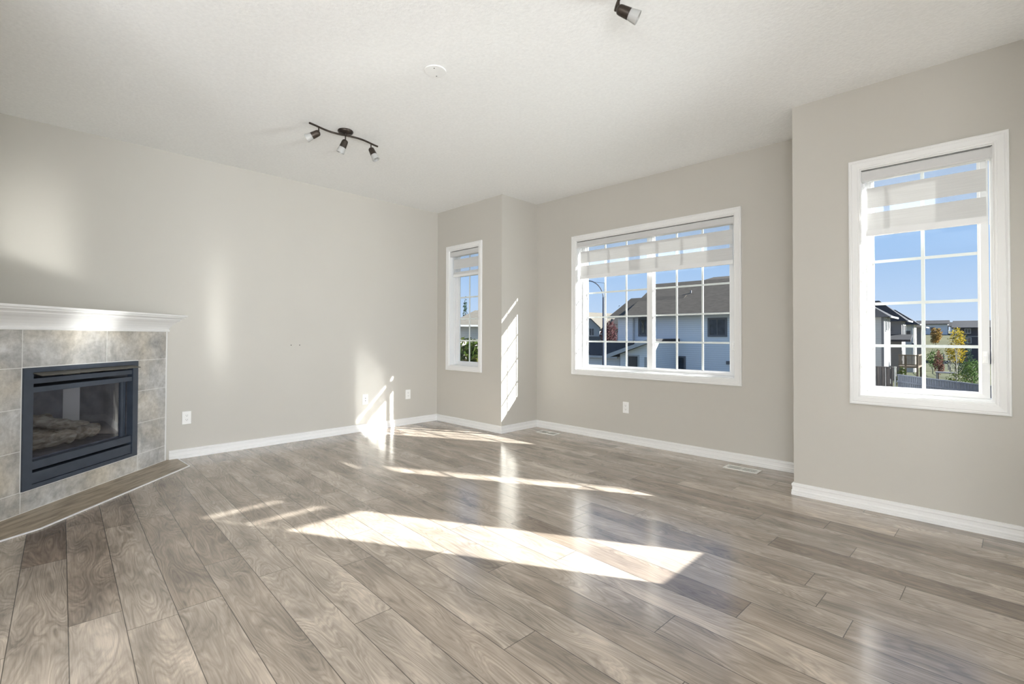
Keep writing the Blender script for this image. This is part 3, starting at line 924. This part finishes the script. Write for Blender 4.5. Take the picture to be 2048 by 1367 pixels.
def register(label, loc):
    t = thing('floor_register', label, 'floor vent', loc, 0, 'white floor registers')
    b = MB()
    w, d = 0.135, 0.063
    b.box(-w, w, -d, -d + .022, 0, .005); b.box(-w, w, d - .022, d, 0, .005)
    b.box(-w, -w + .024, -d + .022, d - .022, 0, .005); b.box(w - .024, w, -d + .022, d - .022, 0, .005)
    b.box(-.006, .006, -d + .022, d - .022, 0, .005); b.box(-w + .024, w - .024, -.003, .003, 0, .005)
    p = b.build('register_face', MAT['register'], t, bevel=0.0015)
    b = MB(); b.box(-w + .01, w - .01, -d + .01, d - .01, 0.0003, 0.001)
    b.build('duct_shadow_gap', MAT['duct'], p)  # flat grey sheet, painted as the shade below the slats
    b = MB()
    for sx in (-1, 1):
        for i in range(8):
            x = sx * (0.0135 + i * 0.0125)
            b.add([(x - .0050, -d + .022, .0012), (x + .0035, -d + .022, .0046), (x + .0035, d - .022, .0046), (x - .0050, d - .022, .0012),
                   (x - .0040, -d + .022, .0012), (x + .0045, -d + .022, .0046), (x + .0045, d - .022, .0046), (x - .0040, d - .022, .0012)],
                  [(0, 1, 2, 3), (4, 7, 6, 5), (0, 4, 5, 1), (1, 5, 6, 2), (2, 6, 7, 3), (3, 7, 4, 0)])
    b.build('louver_slats', MAT['register'], p)
    return t
register('white floor vent at the left end of the bay', (1.578, 4.716, 0.0006))
register('white floor vent at the right end of the bay', (3.690, 4.726, 0.0006))

# ------------------------------------------------------------------ ceiling: two track lights and a blank cover plate
def track_light(label, x, y, aims, rz=0.0):
    t = thing('track_light', label, 'ceiling light', (x, y, H), rz, 'bronze three-head track lights')
    b = MB(); b.lathe([(0.058, 0.0), (0.060, -0.006), (0.055, -0.016), (0.040, -0.023), (0.012, -0.025), (0.010, -0.040)], 32)
    b.build('canopy', MAT['bronze'], t, smooth=True)
    pts = []
    for i in range(41):
        u = -0.295 + 0.59 * i / 40
        pts.append((0.020 * math.sin(u / 0.295 * math.pi * 1.35), u, -0.036))
    b = MB(); b.tube(pts, 0.0075, 10)
    b.build('wavy_rail', MAT['bronze'], t, smooth=True)
    for u, aim in zip((-0.215, 0.0, 0.225), aims):
        px = 0.020 * math.sin(u / 0.295 * math.pi * 1.35)
        b = MB()
        b.tube([(px, u, -0.038), (px, u, -0.082)], 0.0048, 10)
        st = b.build('swivel_stem', MAT['bronze'], t, smooth=True)
        a = Vector(aim).normalized()
        piv = Vector((px, u, -0.080)) - a * 0.006
        b = MB()
        b.lathe([(0.004, -0.004), (0.015, 0.0), (0.0215, 0.006), (0.024, 0.016), (0.0265, 0.062), (0.0245, 0.062)], 24, piv, a)
        hd = b.build('lamp_holder', MAT['bronze'], t, smooth=True)
        b = MB()
        b.lathe([(0.0245, 0.060), (0.0275, 0.075), (0.0315, 0.108), (0.0295, 0.108), (0.0255, 0.075), (0.0225, 0.061)], 24, piv, a)
        b.lathe([(0.012, 0.062), (0.014, 0.080), (0.010, 0.096), (0.001, 0.100)], 16, piv, a)
        b.build('frosted_shade', MAT['frosted'], hd, smooth=True)
    return t
track_light('bronze wavy three-head track light nearest the fireplace, wholly visible', 1.535, 2.262, [(-0.50, -0.66, -0.46), (-0.30, -0.25, -0.85), (0.30, 0.25, -0.80)])
track_light('bronze track light at the top edge, only one head showing', 4.036, 2.266, [(-0.5, -0.6, -0.5), (0.2, -0.9, -0.35), (0.78, 0.10, -0.42)], math.radians(31.8))
t = thing('ceiling_cover_plate', 'round white blank cover plate between the two track lights', 'cover plate', (2.748, 2.247, H))
b = MB(); b.lathe([(0.066, 0.0), (0.066, -0.003), (0.064, -0.005), (0.001, -0.005)], 40)
p = b.build('cover_disc', MAT['disc'], t)
for dx, dy in ((0.026, -0.028), (-0.036, 0.036)):
    b = MB(); b.lathe([(0.0035, -0.0048), (0.0035, -0.0065), (0.001, -0.007)], 10, (dx, dy, 0))
    b.build('screw', MAT['slot'], p)

# ================================================================== outside
b = MB(); b.box(-120, 120, 5.2, 118, -3.2, -3.0)
struct(b.build('lawn', MAT['grass']), 'grass between the houses', 'lawn')
b = MB()
hv = []; nx, ny = 24, 14
for j in range(ny + 1):
    for i in range(nx + 1):
        k = j / ny
        y = 112 + 150 * k
        hv.append((-140 + 280 * i / nx, y, -3.05 + 6.6 * (3 * min(1, k * 1.4) ** 2 - 2 * min(1, k * 1.4) ** 3) + 0.25 * math.sin(i * 1.3 + j)))
b.add(hv, [(j * (nx + 1) + i, j * (nx + 1) + i + 1, (j + 1) * (nx + 1) + i + 1, (j + 1) * (nx + 1) + i) for j in range(ny) for i in range(nx)])
struct(b.build('field_hill', MAT['stubble'], smooth=True), 'pale stubble field rising behind the gardens', 'field')
b = MB(); b.box(-40, -12, 17, 24.5, -3.0, -2.97)
struct(b.build('street', MAT['asphalt']), 'grey street in front of the houses', 'street')

def part_box(name, mat, parent, *a, bevel=0.0):
    b = MB(); b.box(*a); return b.build(name, mat, parent, bevel=bevel)
def gable(name, mat, parent, x0, x1, y0, y1, ze, zr, axis='x', th=0.18):
    b = MB()
    if axis == 'x':
        ym = (y0 + y1) / 2
        b.prism_x([(y0, ze), (ym, zr), (y1, ze), (y1, ze + th), (ym, zr + th), (y0, ze + th)], x0, x1)
    else:
        xm = (x0 + x1) / 2
        p = [(x0, ze), (xm, zr), (x1, ze), (x1, ze + th), (xm, zr + th), (x0, ze + th)]
        n = 6
        b.add([(x, y0, z) for x, z in p] + [(x, y1, z) for x, z in p], [tuple(range(n)), tuple(reversed(range(n, 2 * n)))] + [(i, n + i, n + (i + 1) % n, (i + 1) % n) for i in range(n)])
    return b.build(name, mat, parent)
def hip(name, mat, parent, x0, x1, y0, y1, ze, rx0, rx1, ry, zr):
    b = MB()
    b.add([(x0, y0, ze), (x1, y0, ze), (x1, y1, ze), (x0, y1, ze), (rx0, ry, zr), (rx1, ry, zr)], [(0, 1, 5, 4), (1, 2, 5), (2, 3, 4, 5), (3, 0, 4), (3, 2, 1, 0)])
    return b.build(name, mat, parent)
def pent(name, mat, parent, poly_yz_x):
    x0, x1, p = poly_yz_x
    b = MB(); b.prism_x(p, x0, x1); return b.build(name, mat, parent)
def gable_wall(name, mat, parent, x0, x1, y0, y1, zb, ze, zr):
    """house body whose gable faces -y"""
    xm = (x0 + x1) / 2
    p = [(x0, zb), (x1, zb), (x1, ze), (xm, zr), (x0, ze)]; n = 5
    b = MB()
    b.add([(x, y0, z) for x, z in p] + [(x, y1, z) for x, z in p], [tuple(range(n)), tuple(reversed(range(n, 2 * n)))] + [(i, n + i, n + (i + 1) % n, (i + 1) % n) for i in range(n)])
    return b.build(name, mat, parent)
def win_y(parent, x0, x1, z0, z1, y, trim='dark_trim', split=True, tw=0.10, cur=True):
    """window in a wall facing -y: trim, curtain, pane"""
    b = MB(); b.frame(x0, x1, z0, z1, [(0, y + .02), (0, y - .05), (tw, y - .05), (tw, y + .02)])
    if split:
        xm = (x0 + x1) / 2; b.box(xm - .03, xm + .03, y - .05, y, z0, z1)
    w = b.build('window', MAT[trim], parent)
    if cur:
        part_box('curtain', MAT['curtain'], w, x0, x1, y - .012, y - .006, z0, z1)
    part_box('pane', MAT['pane_dark'], w, x0, x1, y - .03, y - .025, z0, z1)
    return w
def win_x(parent, y0, y1, z0, z1, x, trim='white_siding', tw=0.10):
    b = MB()
    b.box(x - .02, x + .06, y0 - tw, y1 + tw, z0 - tw, z0); b.box(x - .02, x + .06, y0 - tw, y1 + tw, z1, z1 + tw)
    b.box(x - .02, x + .06, y0 - tw, y0, z0, z1); b.box(x - .02, x + .06, y1, y1 + tw, z0, z1)
    w = b.build('window', MAT[trim], parent)
    part_box('pane', MAT['pane_dark'], w, x + .01, x + .03, y0, y1, z0, z1)
    return w

# the grey house across the street (seen through the wide window)
h = thing('house', 'large grey-blue sided house with brown shingle roof through the wide window', 'house', (0, 0, 0))
part_box('siding_wall', MAT['siding_blue'], h, -14.45, -1.5, 34.0, 44.0, -3.0, 2.78)
part_box('siding_wall', MAT['siding_blue'], h, -15.75, -14.45, 33.98, 38.5, -3.0, 2.78)
gable('roof', MAT['roof'], h, -14.85, -1.0, 33.3, 43.7, 2.62, 5.50)
hip('roof', MAT['roof'], h, -13.2, -6.0, 39.2, 45.0, 5.3, -11.3, -8.0, 42.0, 6.28)
hip('roof', MAT['roof'], h, -16.35, -11.0, 33.45, 38.6, 2.70, -15.75, -11.0, 36.0, 4.34)
for x0, x1 in ((-14.7, -1.0),):
    part_box('fascia', MAT['dark_trim'], h, x0, x1, 33.22, 33.34, 2.62, 2.80)
part_box('fascia', MAT['dark_trim'], h, -16.35, -14.7, 33.36, 33.46, 2.62, 2.78)
win_y(h, -8.40, -7.36, 1.28, 2.32, 34.0, 'dark_trim', True, 0.14)
win_y(h, -10.90, -10.25, -1.4, -0.38, 34.0, 'dark_trim', False, 0.12)
lw = win_y(h, -13.80, -13.24, 1.30, 2.56, 34.0, 'dark_trim', False, 0.14)
b = MB()                                                     # curving leaf-like leading in the narrow upper window
for k in range(-3, 4):
    b.tube([(-13.52 + k * 0.020, 33.945, 1.45), (-13.52 + k * 0.03, 33.945, 1.85), (-13.52 + k * 0.02, 33.945, 2.1), (-13.52 + k * 0.07, 33.945, 2.45)], 0.012, 5)
b.build('leaded_pattern', MAT['leaf_pale'], lw)
b = MB(); b.tube([(-14.30, 33.9, 2.6), (-14.30, 33.9, -1.2)], 0.06, 8)
b.build('downspout', MAT['white_siding'], h)
part_box('wall_vent', MAT['dark_trim'], h, -7.28, -7.06, 33.92, 34.0, -0.72, -0.50)
b = MB(); b.tube([(-10.81, 36.4, 4.0), (-10.81, 36.4, 4.72)], 0.055, 8)
b.build('vent_pipe', MAT['dark_trim'], h)
b = MB()
b.add([(-13.1, 30.0, -3), (-10.75, 30.0, -3), (-10.75, 30.0, 0.74), (-13.1, 30.0, -0.10), (-13.1, 34.0, -3), (-10.75, 34.0, -3), (-10.75, 34.0, 0.74), (-13.1, 34.0, -0.10)],
      [(0, 1, 2, 3), (1, 5, 6, 2), (5, 4, 7, 6), (4, 0, 3, 7), (3, 2, 6, 7), (0, 4, 5, 1)])
b.build('entry_wall', MAT['siding_blue'], h)
b = MB()
b.add([(-13.85, 29.55, -0.33), (-10.6, 29.55, 0.80), (-10.6, 34.0, 0.80), (-13.85, 34.0, -0.33), (-13.85, 29.55, -0.13), (-10.6, 29.55, 1.0), (-10.6, 34.0, 1.0), (-13.85, 34.0, -0.13)],
      [(3, 2, 1, 0), (4, 5, 6, 7), (0, 1, 5, 4), (1, 2, 6, 5), (2, 3, 7, 6), (3, 0, 4, 7)])
er = b.build('entry_roof', MAT['roof_grey'], h)
b = MB()
b.add([(-13.9, 29.48, -0.40), (-10.6, 29.48, 0.74), (-10.6, 29.55, 0.74), (-13.9, 29.55, -0.40), (-13.9, 29.48, -0.13), (-10.6, 29.48, 1.0), (-10.6, 29.55, 1.0), (-13.9, 29.55, -0.13)],
      [(0, 1, 5, 4), (1, 2, 6, 5), (2, 3, 7, 6), (3, 0, 4, 7), (4, 5, 6, 7), (0, 3, 2, 1)])
b.build('rake_board', MAT['white_siding'], er)
win_y(h, -12.42, -11.70, -2.9, -0.22, 30.0, 'white_siding', False, 0.10, False)
part_box('garage_door', MAT['siding_dark'], h, -12.42, -11.70, 29.985, 29.995, -2.9, -0.22)
part_box('side_door', MAT['siding_grey'], h, -11.2, -10.85, 29.97, 30.0, -3.0, -0.25)

# the low dark-roofed garage beside it
h = thing('garage', 'low pale garage with dark charcoal roof left of the grey-blue house', 'garage', (0, 0, 0))
part_box('siding_wall', MAT['siding_blue'], h, -20.5, -16.4, 31.4, 37.0, -3.0, -0.36)
part_box('siding_wall', MAT['siding_blue'], h, -16.4, -14.0, 31.4, 33.3, -3.0, -0.36)
pent('roof', MAT['roof_grey'], h, (-20.9, -13.95, [(31.0, -0.42), (33.4, 0.50), (33.4, 0.68), (31.0, -0.24)]))
pent('roof', MAT['roof_grey'], h, (-20.9, -16.5, [(33.4, 0.50), (36.8, 0.1), (36.8, 0.28), (33.4, 0.68)]))
part_box('gutter', MAT['white_siding'], h, -20.9, -13.9, 30.9, 31.02, -0.46, -0.30)

# houses further up the street
h = thing('house', 'far white gabled house at the left edge of the wide window', 'house', (-36.2, 59.5, -3.0), math.radians(-8))
gable_wall('siding_wall', MAT['siding_white'], h, -3.6, 1.6, 0, 7, 0, 5.6, 7.5)
gable('roof', MAT['roof_tan'], h, -4.2, 2.2, -0.5, 7.5, 5.3, 7.65, 'y')
part_box('siding_wall', MAT['siding_grey'], h, 1.6, 5.0, 1.5, 8, 0, 5.2)
gable('roof', MAT['roof_tan'], h, 1.2, 5.6, 1.0, 8.6, 5.1, 7.3)
pent('porch_roof', MAT['roof_tan'], h, (-3.6, 2.1, [(-1.6, 3.2), (0.2, 4.3), (0.2, 4.1), (-1.6, 3.0)]))
win_y(h, -0.4, 0.5, 4.35, 5.35, 0.0, 'white_siding', True, 0.1)
h = thing('house', 'far tan-roofed house behind the white gabled one', 'house', (-46.0, 76.0, -3.0), math.radians(-5))
part_box('siding_wall', MAT['siding_beige'], h, -6, 7.5, 0, 9, 0, 6.0)
gable('roof', MAT['roof_tan'], h, -6.6, 8.2, -0.6, 9.6, 5.9, 8.2)
win_y(h, 3.0, 4.2, 3.6, 4.8, 0.0, 'white_siding', True, 0.1)
h = thing('house', 'beige house with tan roof seen through the narrow corner window', 'house', (-25.6, 26.2, -3.0), math.radians(45))
part_box('siding_wall', MAT['siding_beige'], h, -1.2, 4.5, 0.0, 7, 0, 5.05)
hip('roof', MAT['roof_tan'], h, -1.7, 5.2, -0.55, 7.6, 4.95, 0.6, 3.6, 3.5, 6.5)
part_box('siding_wall', MAT['siding_white'], h, -6.0, -1.2, -0.8, 6.4, 0, 4.75)
hip('roof', MAT['roof_tan'], h, -6.6, -0.55, -1.3, 7.0, 4.55, -4.6, -2.4, 3.0, 6.55)
part_box('gutter', MAT['white_siding'], h, -1.0, 5.2, -0.63, -0.53, 4.93, 5.07)
win_y(h, -1.95, -1.45, 4.05 - .1, 4.95 - .3, -0.8, 'white_siding', False, 0.1)

# neighbours in a row (seen through the tall right window)
def row_house(label, x0, x1, y0, y1, ze, zr, wall, roof, face_white, wins, axis='y', pipe=None):
    h = thing('house', label, 'house', (0, 0, 0))
    part_box('siding_wall', MAT[wall], h, x0, x1, y0, y1, -3.0, ze)
    if face_white:
        part_box('corner_board', MAT['dark_trim'], h, x1 - .16, x1 + .01, y0 - .03, y0, -3.0, ze)
        part_box('pale_side_wall', MAT['siding_white'], h, x1, x1 + .02, y0, y1, -3.0, ze)
    if axis == 'y':
        gable('roof', MAT[roof], h, x0 - .5, x1 + .5, y0 - .5, y1 + .5, ze - .06, zr, 'y')
    else:
        hip('roof', MAT[roof], h, x0 - .5, x1 + .5, y0 - .5, y1 + .5, ze - .02, x0 + 3, x1 - 1.9, (y0 + y1) / 2, zr)
        part_box('gutter', MAT['white_siding'], h, x1 + .46, x1 + .56, y0 - .5, y1 + .5, ze - .08, ze + .06)
    for k, (a, c, z0, z1) in wins:
        if k == 'x': win_x(h, a, c, z0, z1, x1 + .02)
        else: win_y(h, a, c, z0, z1, y0, 'dark_trim', False, 0.08)
    if pipe:
        b = MB(); b.tube([(pipe[0], pipe[1], pipe[2]), (pipe[0], pipe[1], pipe[2] + .8)], 0.12, 8); b.build('chimney_pipe', MAT['dark_trim'], h)
    return h
row_house('nearest grey house with sunlit white side, left in the tall window', -10, -0.8, 51.3, 55.2, 2.88, 4.6, 'siding_grey', 'roof_grey', True,
          [('x', (52.0, 52.6, 1.75, 2.75)), ('x', (53.6, 54.1, 1.9, 2.75))], 'hip', (-1.55, 51.8, 3.0))
h = row_house('second house of the row, dark grey with white side windows', -11, -0.45, 60.0, 63.2, 2.75, 4.9, 'siding_dark', 'roof_grey', False,
          [('x', (60.6, 61.2, 1.4, 2.35)), ('x', (61.8, 62.6, 1.4, 2.35)), ('y', (-1.55, -1.20, 1.75, 2.2))], 'hip')
pent('lower_roof', MAT['roof_grey'], h, (-2.2, 0.35, [(58.4, 0.95), (60.0, 1.45), (60.0, 1.25), (58.4, 0.75)]))
h = row_house('third house of the row, mid grey with white posts', -12, -0.67, 75.0, 77.5, 2.72, 4.6, 'siding_beige', 'roof_grey', False, [('y', (-1.5, -1.1, 0.9, 1.9))], 'hip')
part_box('porch_post', MAT['white_siding'], h, -0.90, -0.78, 74.8, 74.92, -3.0, 2.7)
part_box('porch_beam', MAT['white_siding'], h, -3.2, -0.67, 74.8, 74.95, 0.3, 0.5)
row_house('fourth house of the row, brown and farthest', -13, -0.95, 88.0, 92.0, 2.6, 4.0, 'siding_dark', 'roof', False, [('y', (-1.9, -1.4, 0.9, 1.9))], 'hip')

h = thing('house', 'dark blue house with white-trimmed windows at the right of the tall window', 'house', (0, 0, 0))
part_box('siding_wall', MAT['siding_navy'], h, 2.3, 12, 110.4, 119, -3.2, 2.75)
gable('roof', MAT['roof_grey'], h, 1.4, 13, 109.6, 120, 2.70, 3.95)
for x0, x1, z0, z1 in ((3.05, 3.65, 1.95, 2.6), (2.85, 3.7, 0.35, 1.15), (3.3, 3.7, -1.0, -0.35)):
    win_y(h, x0, x1, z0, z1, 110.4, 'white_siding', True, 0.09)
part_box('band_board', MAT['white_siding'], h, 2.3, 12, 110.3, 110.42, 1.35, 1.45)
far = ['pale blue house with flat roofline at the far left on the hill', 'middle far house on the hill with slate roof', 'far house on the hill just left of the dark blue house']
for (x0, x1, ze, zr, wl), lab in zip(((-8.9, -2.1, 5.3, 6.2, 'siding_blue'), (-1.55, 2.25, 4.6, 5.6, 'siding_blue'), (3.15, 8.4, 4.4, 5.7, 'siding_grey')), far):
    h = thing('house', lab, 'house', (0, 0, 0), 0, 'distant houses on the hill')
    part_box('siding_wall', MAT[wl], h, x0, x1, 188, 194, 1.6, ze)
    gable('roof', MAT['roof_grey'], h, x0 - .35, x1 + .35, 187.4, 194.6, ze - .2, zr)
    for wx in (x0 + 1.2, x0 + 3.1):
        win_y(h, wx, wx + .8, 3.4, 4.2, 188, 'white_siding', False, 0.15)

# raised deck with balustrade behind the first house
d = thing('deck', 'raised brown timber deck with baluster railing behind the nearest grey house', 'deck', (0, 0, 0))
dx0, dx1, dy0, dy1 = -0.22, 1.13, 54.9, 58.4
part_box('deck_floor', MAT['deck_wood'], d, dx0, dx1, dy0, dy1, -1.52, -1.36)
part_box('hand_rail', MAT['deck_wood'], d, dx0, dx1 + .05, dy0 - .05, dy0 + .08, -0.46, -0.36)
part_box('hand_rail', MAT['deck_wood'], d, dx1 - .08, dx1 + .05, dy0, dy1, -0.46, -0.36)
part_box('bottom_rail', MAT['deck_wood'], d, dx0, dx1, dy0 - .02, dy0 + .04, -1.28, -1.20)
for i in range(22):
    x = dx0 + .06 + i * (dx1 - dx0 - .1) / 21
    part_box('baluster', MAT['deck_wood'], d, x - .018, x + .018, dy0, dy0 + .036, -1.30, -0.44)
for i in range(14):
    y = dy0 + .25 + i * (dy1 - dy0 - .3) / 13
    part_box('baluster', MAT['deck_wood'], d, dx1 - .03, dx1 + .006, y, y + .036, -1.30, -0.44)
for x, y in ((dx1 - .06, dy0 + .02), (dx1 - .06, dy1 - .1), (dx0 + .5, dy0 + .02)):
    part_box('deck_post', MAT['deck_wood'], d, x - .07, x + .07, y, y + .14, -3.0, -0.36)

# garden fences
f = thing('board_fence', 'tall dark brown board fence section left in the tall window', 'fence', (0, 0, 0))
b = MB()
for i in range(12):
    x = -0.55 + i * .125
    b.box(x, x + .118, 40.2 + .04 * (i % 2), 40.23 + .04 * (i % 2), -3.0, -0.84)
b.build('boards', MAT['fence_wood'], f)
part_box('top_rail', MAT['fence_wood'], f, -0.57, 0.95, 40.18, 40.30, -0.84, -0.77)
p = thing('fence_post', 'pale grey fence post at the end of the dark brown fence', 'post', (1.17, 39.2, -3.0))
part_box('post_shaft', MAT['post_grey'], p, -.045, .045, -.045, .045, 0, 2.22, bevel=.01)
part_box('post_cap', MAT['post_grey'], p, -.06, .06, -.06, .06, 2.22, 2.28, bevel=.02)
f = thing('fence', 'long slate-blue board fence along the bottom of the tall window', 'fence', (1.25, 39.6, -3.0), math.atan2(34.37 - 39.87, 4.94 - 1.14))
b = MB()
for i in range(96):
    b.box(i * .10, i * .10 + .094, .02 * (i % 2), .02 * (i % 2) + .022, 0, 1.72)
b.build('boards', MAT['fence_blue'], f)
part_box('top_rail', MAT['fence_blue'], f, 0, 9.6, -.03, .07, 1.72, 1.79)
part_box('middle_rail', MAT['fence_blue'], f, 0, 9.6, -.05, -.005, 1.30, 1.40)
for i, (x, y) in enumerate(((-0.4, 100.5), (1.62, 80.3), (3.1, 66.0))):
    pass
wf = thing('wire_fence', 'thin dark wire fence crossing the lawn in the tall window', 'fence', (0, 0, 0))
pts = [(0.95, 97.0), (1.95, 84.0), (2.45, 74.5), (3.25, 69.0), (3.9, 67.0)]
for x, y in pts:
    part_box('wire_post', MAT['dark_trim'], wf, x - .06, x + .06, y - .06, y + .06, -3.0, -1.2)
for z in (-1.3, -1.75, -2.2):
    b = MB()
    b.tube([(x, y, z) for x, y in pts], 0.022, 5)
    b.build('wire', MAT['dark_trim'], wf)
tb = thing('garden_table', 'small dark garden table beyond the slate-blue fence', 'table', (3.30, 45.6, -3.0))
part_box('table_top', MAT['dark_trim'], tb, -.55, .55, -.4, .4, 1.66, 1.74)
for sx in (-.48, .48):
    for sy in (-.33, .33):
        part_box('leg', MAT['dark_trim'], tb, sx - .03, sx + .03, sy - .03, sy + .03, 0, 1.66)

# planting
def leaves(blobs, n, size, rr, flat=0.0):
    b = MB()
    tot = sum(r[0] * r[1] * r[2] for c, r in blobs)
    for c, r in blobs:
        for _ in range(int(n * r[0] * r[1] * r[2] / tot) + 1):
            while True:
                p = Vector((rr.uniform(-1, 1), rr.uniform(-1, 1), rr.uniform(-1, 1)))
                if 0.15 < p.length < 1: break
            p = p * (p.length ** -0.35)
            q = Vector((c[0] + p.x * r[0], c[1] + p.y * r[1], c[2] + p.z * r[2]))
            a = Vector((rr.uniform(-1, 1), rr.uniform(-1, 1), rr.uniform(-1, 1))).normalized()
            u = a.orthogonal().normalized() * size * rr.uniform(.6, 1.2)
            w = a.cross(u).normalized() * size * rr.uniform(.4, .8)
            b.add([q - u, q + w * .6 - u * .2, q + u, q - w * .6 + u * .2], [(0, 1, 2, 3)])
    return b
def tree(name, label, cat, loc, ht, rad, mat, n=700, size=.18, base=.25, trunk='bark', seed=1, group=None, shape='round'):
    rr = random.Random(seed)
    t = thing(name, label, cat, loc, 0, group)
    blobs = []
    if shape == 'round':
        for k in range(9):
            a = rr.uniform(0, 6.28); zz = rr.uniform(base + .12, .88)
            rd = rad * (0.55 if zz < .8 else .3)
            blobs.append(((math.cos(a) * rd * .8, math.sin(a) * rd * .8, ht * zz), (rad * .5, rad * .5, ht * .16)))
        blobs.append(((0, 0, ht * (base + 1) / 2), (rad * .75, rad * .75, ht * (1 - base) * .46)))
    else:
        for k in range(9):
            z = base + (1 - base) * k / 9
            w = rad * (1 - (k / 9.6)) * (0.8 + .3 * rr.random())
            blobs.append(((0, 0, ht * (z + .05)), (w, w, ht * .075)))
    leaves(blobs, n, size, rr).build('crown', MAT[mat], t, recalc=False)
    b = MB()
    b.tube([(0, 0, 0), (rr.uniform(-.05, .05) * rad, 0, ht * base), (0, 0, ht * .75)], [ht * .022, ht * .016, ht * .006], 7)
    b.build('trunk', MAT[trunk], t)
    return t
tree('deciduous_tree', 'round orange and green tree on the stubble field', 'tree', (-2.55, 147.8, -1.2), 4.8, 1.25, 'leaf_orange', 700, .28, .2, seed=3)
tree('deciduous_tree', 'bright yellow tree right of centre in the tall window', 'tree', (3.33, 62.1, -3.0), 5.15, 0.85, 'leaf_yellow', 800, .14, .32, seed=4)
tree('evergreen_tree', 'small dark green spruce before the dark blue house', 'tree', (4.02, 64.5, -3.0), 4.25, 0.75, 'leaf_conifer', 700, .12, .12, seed=5, shape='cone')
tree('shrub', 'dark green leafy shrub at the right edge of the tall window', 'shrub', (4.62, 43.2, -3.0), 2.95, 0.62, 'leaf_green', 900, .09, .1, seed=6)
tree('shrub', 'low pale grey-green shrub just above the slate-blue fence', 'shrub', (4.15, 38.6, -3.0), 2.15, 0.75, 'leaf_mixed', 700, .08, .1, seed=7)
tree('shrub', 'reddish shrub behind the bare tree', 'shrub', (2.2, 59.8, -3.0), 2.95, 0.45, 'leaf_red', 500, .11, .2, seed=8)
tree('shrub', 'green shrub on the lawn left of the reddish shrub', 'shrub', (0.9, 79.5, -3.0), 2.9, 1.0, 'leaf_green', 600, .14, .1, seed=9)
tree('shrub', 'green shrub under the timber deck', 'shrub', (0.75, 47.2, -3.0), 1.95, 0.42, 'leaf_mixed', 500, .09, .1, seed=10)
bt = thing('bare_tree', 'thin nearly leafless tree in front of the lawn', 'tree', (3.95, 38.8 + 2.5, -3.0))
rr = random.Random(11)
b = MB()
b.tube([(0, 0, 0), (.03, 0, 1.5), (-.02, 0, 3.4)], [.045, .035, .008], 7)
b.build('trunk', MAT['pale_bark'], bt)
b = MB()
for k in range(16):
    z = 1.5 + k * .11; a = rr.uniform(0, 6.28); ln = .75 - k * .03
    b.tube([(0, 0, z), (math.cos(a) * ln * .35, math.sin(a) * ln * .35, z + .3), (math.cos(a) * ln * .6, math.sin(a) * ln * .6, z + .75)], [.014, .009, .003], 5)
b.build('branches', MAT['pale_bark'], bt)
leaves([((0, 0, 2.5), (.42, .42, .8))], 220, .05, rr).build('sparse_leaves', MAT['leaf_mixed'], bt, recalc=False)
tree('purple_tree', 'purple-red leaved tree beside the grey-blue house', 'tree', (-22.7, 43.3, -3.0), 6.0, 1.05, 'leaf_purple', 1100, .16, .3, seed=12)
tree('blossom_shrub', 'pale flowering shrub below the purple-red tree', 'shrub', (-22.4, 41.0, -3.0), 3.75, 1.0, 'leaf_pale', 700, .13, .15, seed=13)
for i, (x, y, ht, lab) in enumerate(((-50.8, 68.5, 9.6, 'dark spruce left of the street lamp'), (-49.2, 70.0, 10.6, 'tallest dark spruce right behind the street lamp'), (-46.6, 71.5, 9.6, 'dark spruce by the corner of the grey-blue house roof'), (-44.6, 73.5, 9.2, 'low dark spruce nearest the grey-blue house roof'))):
    tree('evergreen_tree', lab, 'tree', (x - 1.6 * (3 - i) * 0, y + 22 - 0.0 * i, -3.0), ht + 1.3, 0.95, 'leaf_conifer', 600, .22, .1, seed=20 + i, shape='cone', group='spruces beyond the far houses')
tree('evergreen_tree', 'dark spruce left of the glazing bar in the narrow corner window', 'tree', (-47.2, 44.3, -3.0), 9.9, 1.0, 'leaf_conifer', 1600, .2, .1, seed=31, shape='cone')
tree('evergreen_tree', 'dark spruce right of the glazing bar in the narrow corner window', 'tree', (-45.9, 46.4, -3.0), 9.8, 1.2, 'leaf_conifer', 1800, .2, .1, seed=32, shape='cone')
tree('hedge_shrub', 'large yellow-green hedge with red tips below the narrow corner window', 'shrub', (-7.6, 11.6, -3.0), 4.0, 1.5, 'leaf_mixed', 8000, .11, .08, seed=33)

# street lamp
sl = thing('street_lamp', 'slim street lamp with curved arm through the wide window', 'street lamp', (-11.80, 25.95, -3.0))
b = MB()
b.tube([(0, 0, 0), (0, 0, 2.5), (0, 0, 6.6)], [.085, .07, .055], 10)
b.build('pole', MAT['lamp_metal'], sl, smooth=True)
b = MB()
arc = [(0, 0, 6.5)]
for k in range(1, 13):
    a = k / 12 * math.pi / 2
    arc.append((-(1 - math.cos(a)) * .75, -(1 - math.cos(a)) * .6, 6.5 + math.sin(a) * 1.15))
arc.append((-1.25, -1.0, 7.68))
b.tube(arc, .035, 8)
b.tube([(0.02, 0, 6.85), (.05, .03, 7.50), (-.55, -.45, 7.58)], .012, 6)
b.build('curved_arm', MAT['lamp_metal'], sl, smooth=True)
b = MB()
b.lathe([(0.03, 0.0), (0.10, 0.04), (0.14, 0.25), (0.10, 0.42), (0.02, 0.46)], 14, (-1.2, -0.96, 7.66), (-.78, -.62, -.05))
b.build('lamp_head', MAT['lamp_metal'], sl, smooth=True)
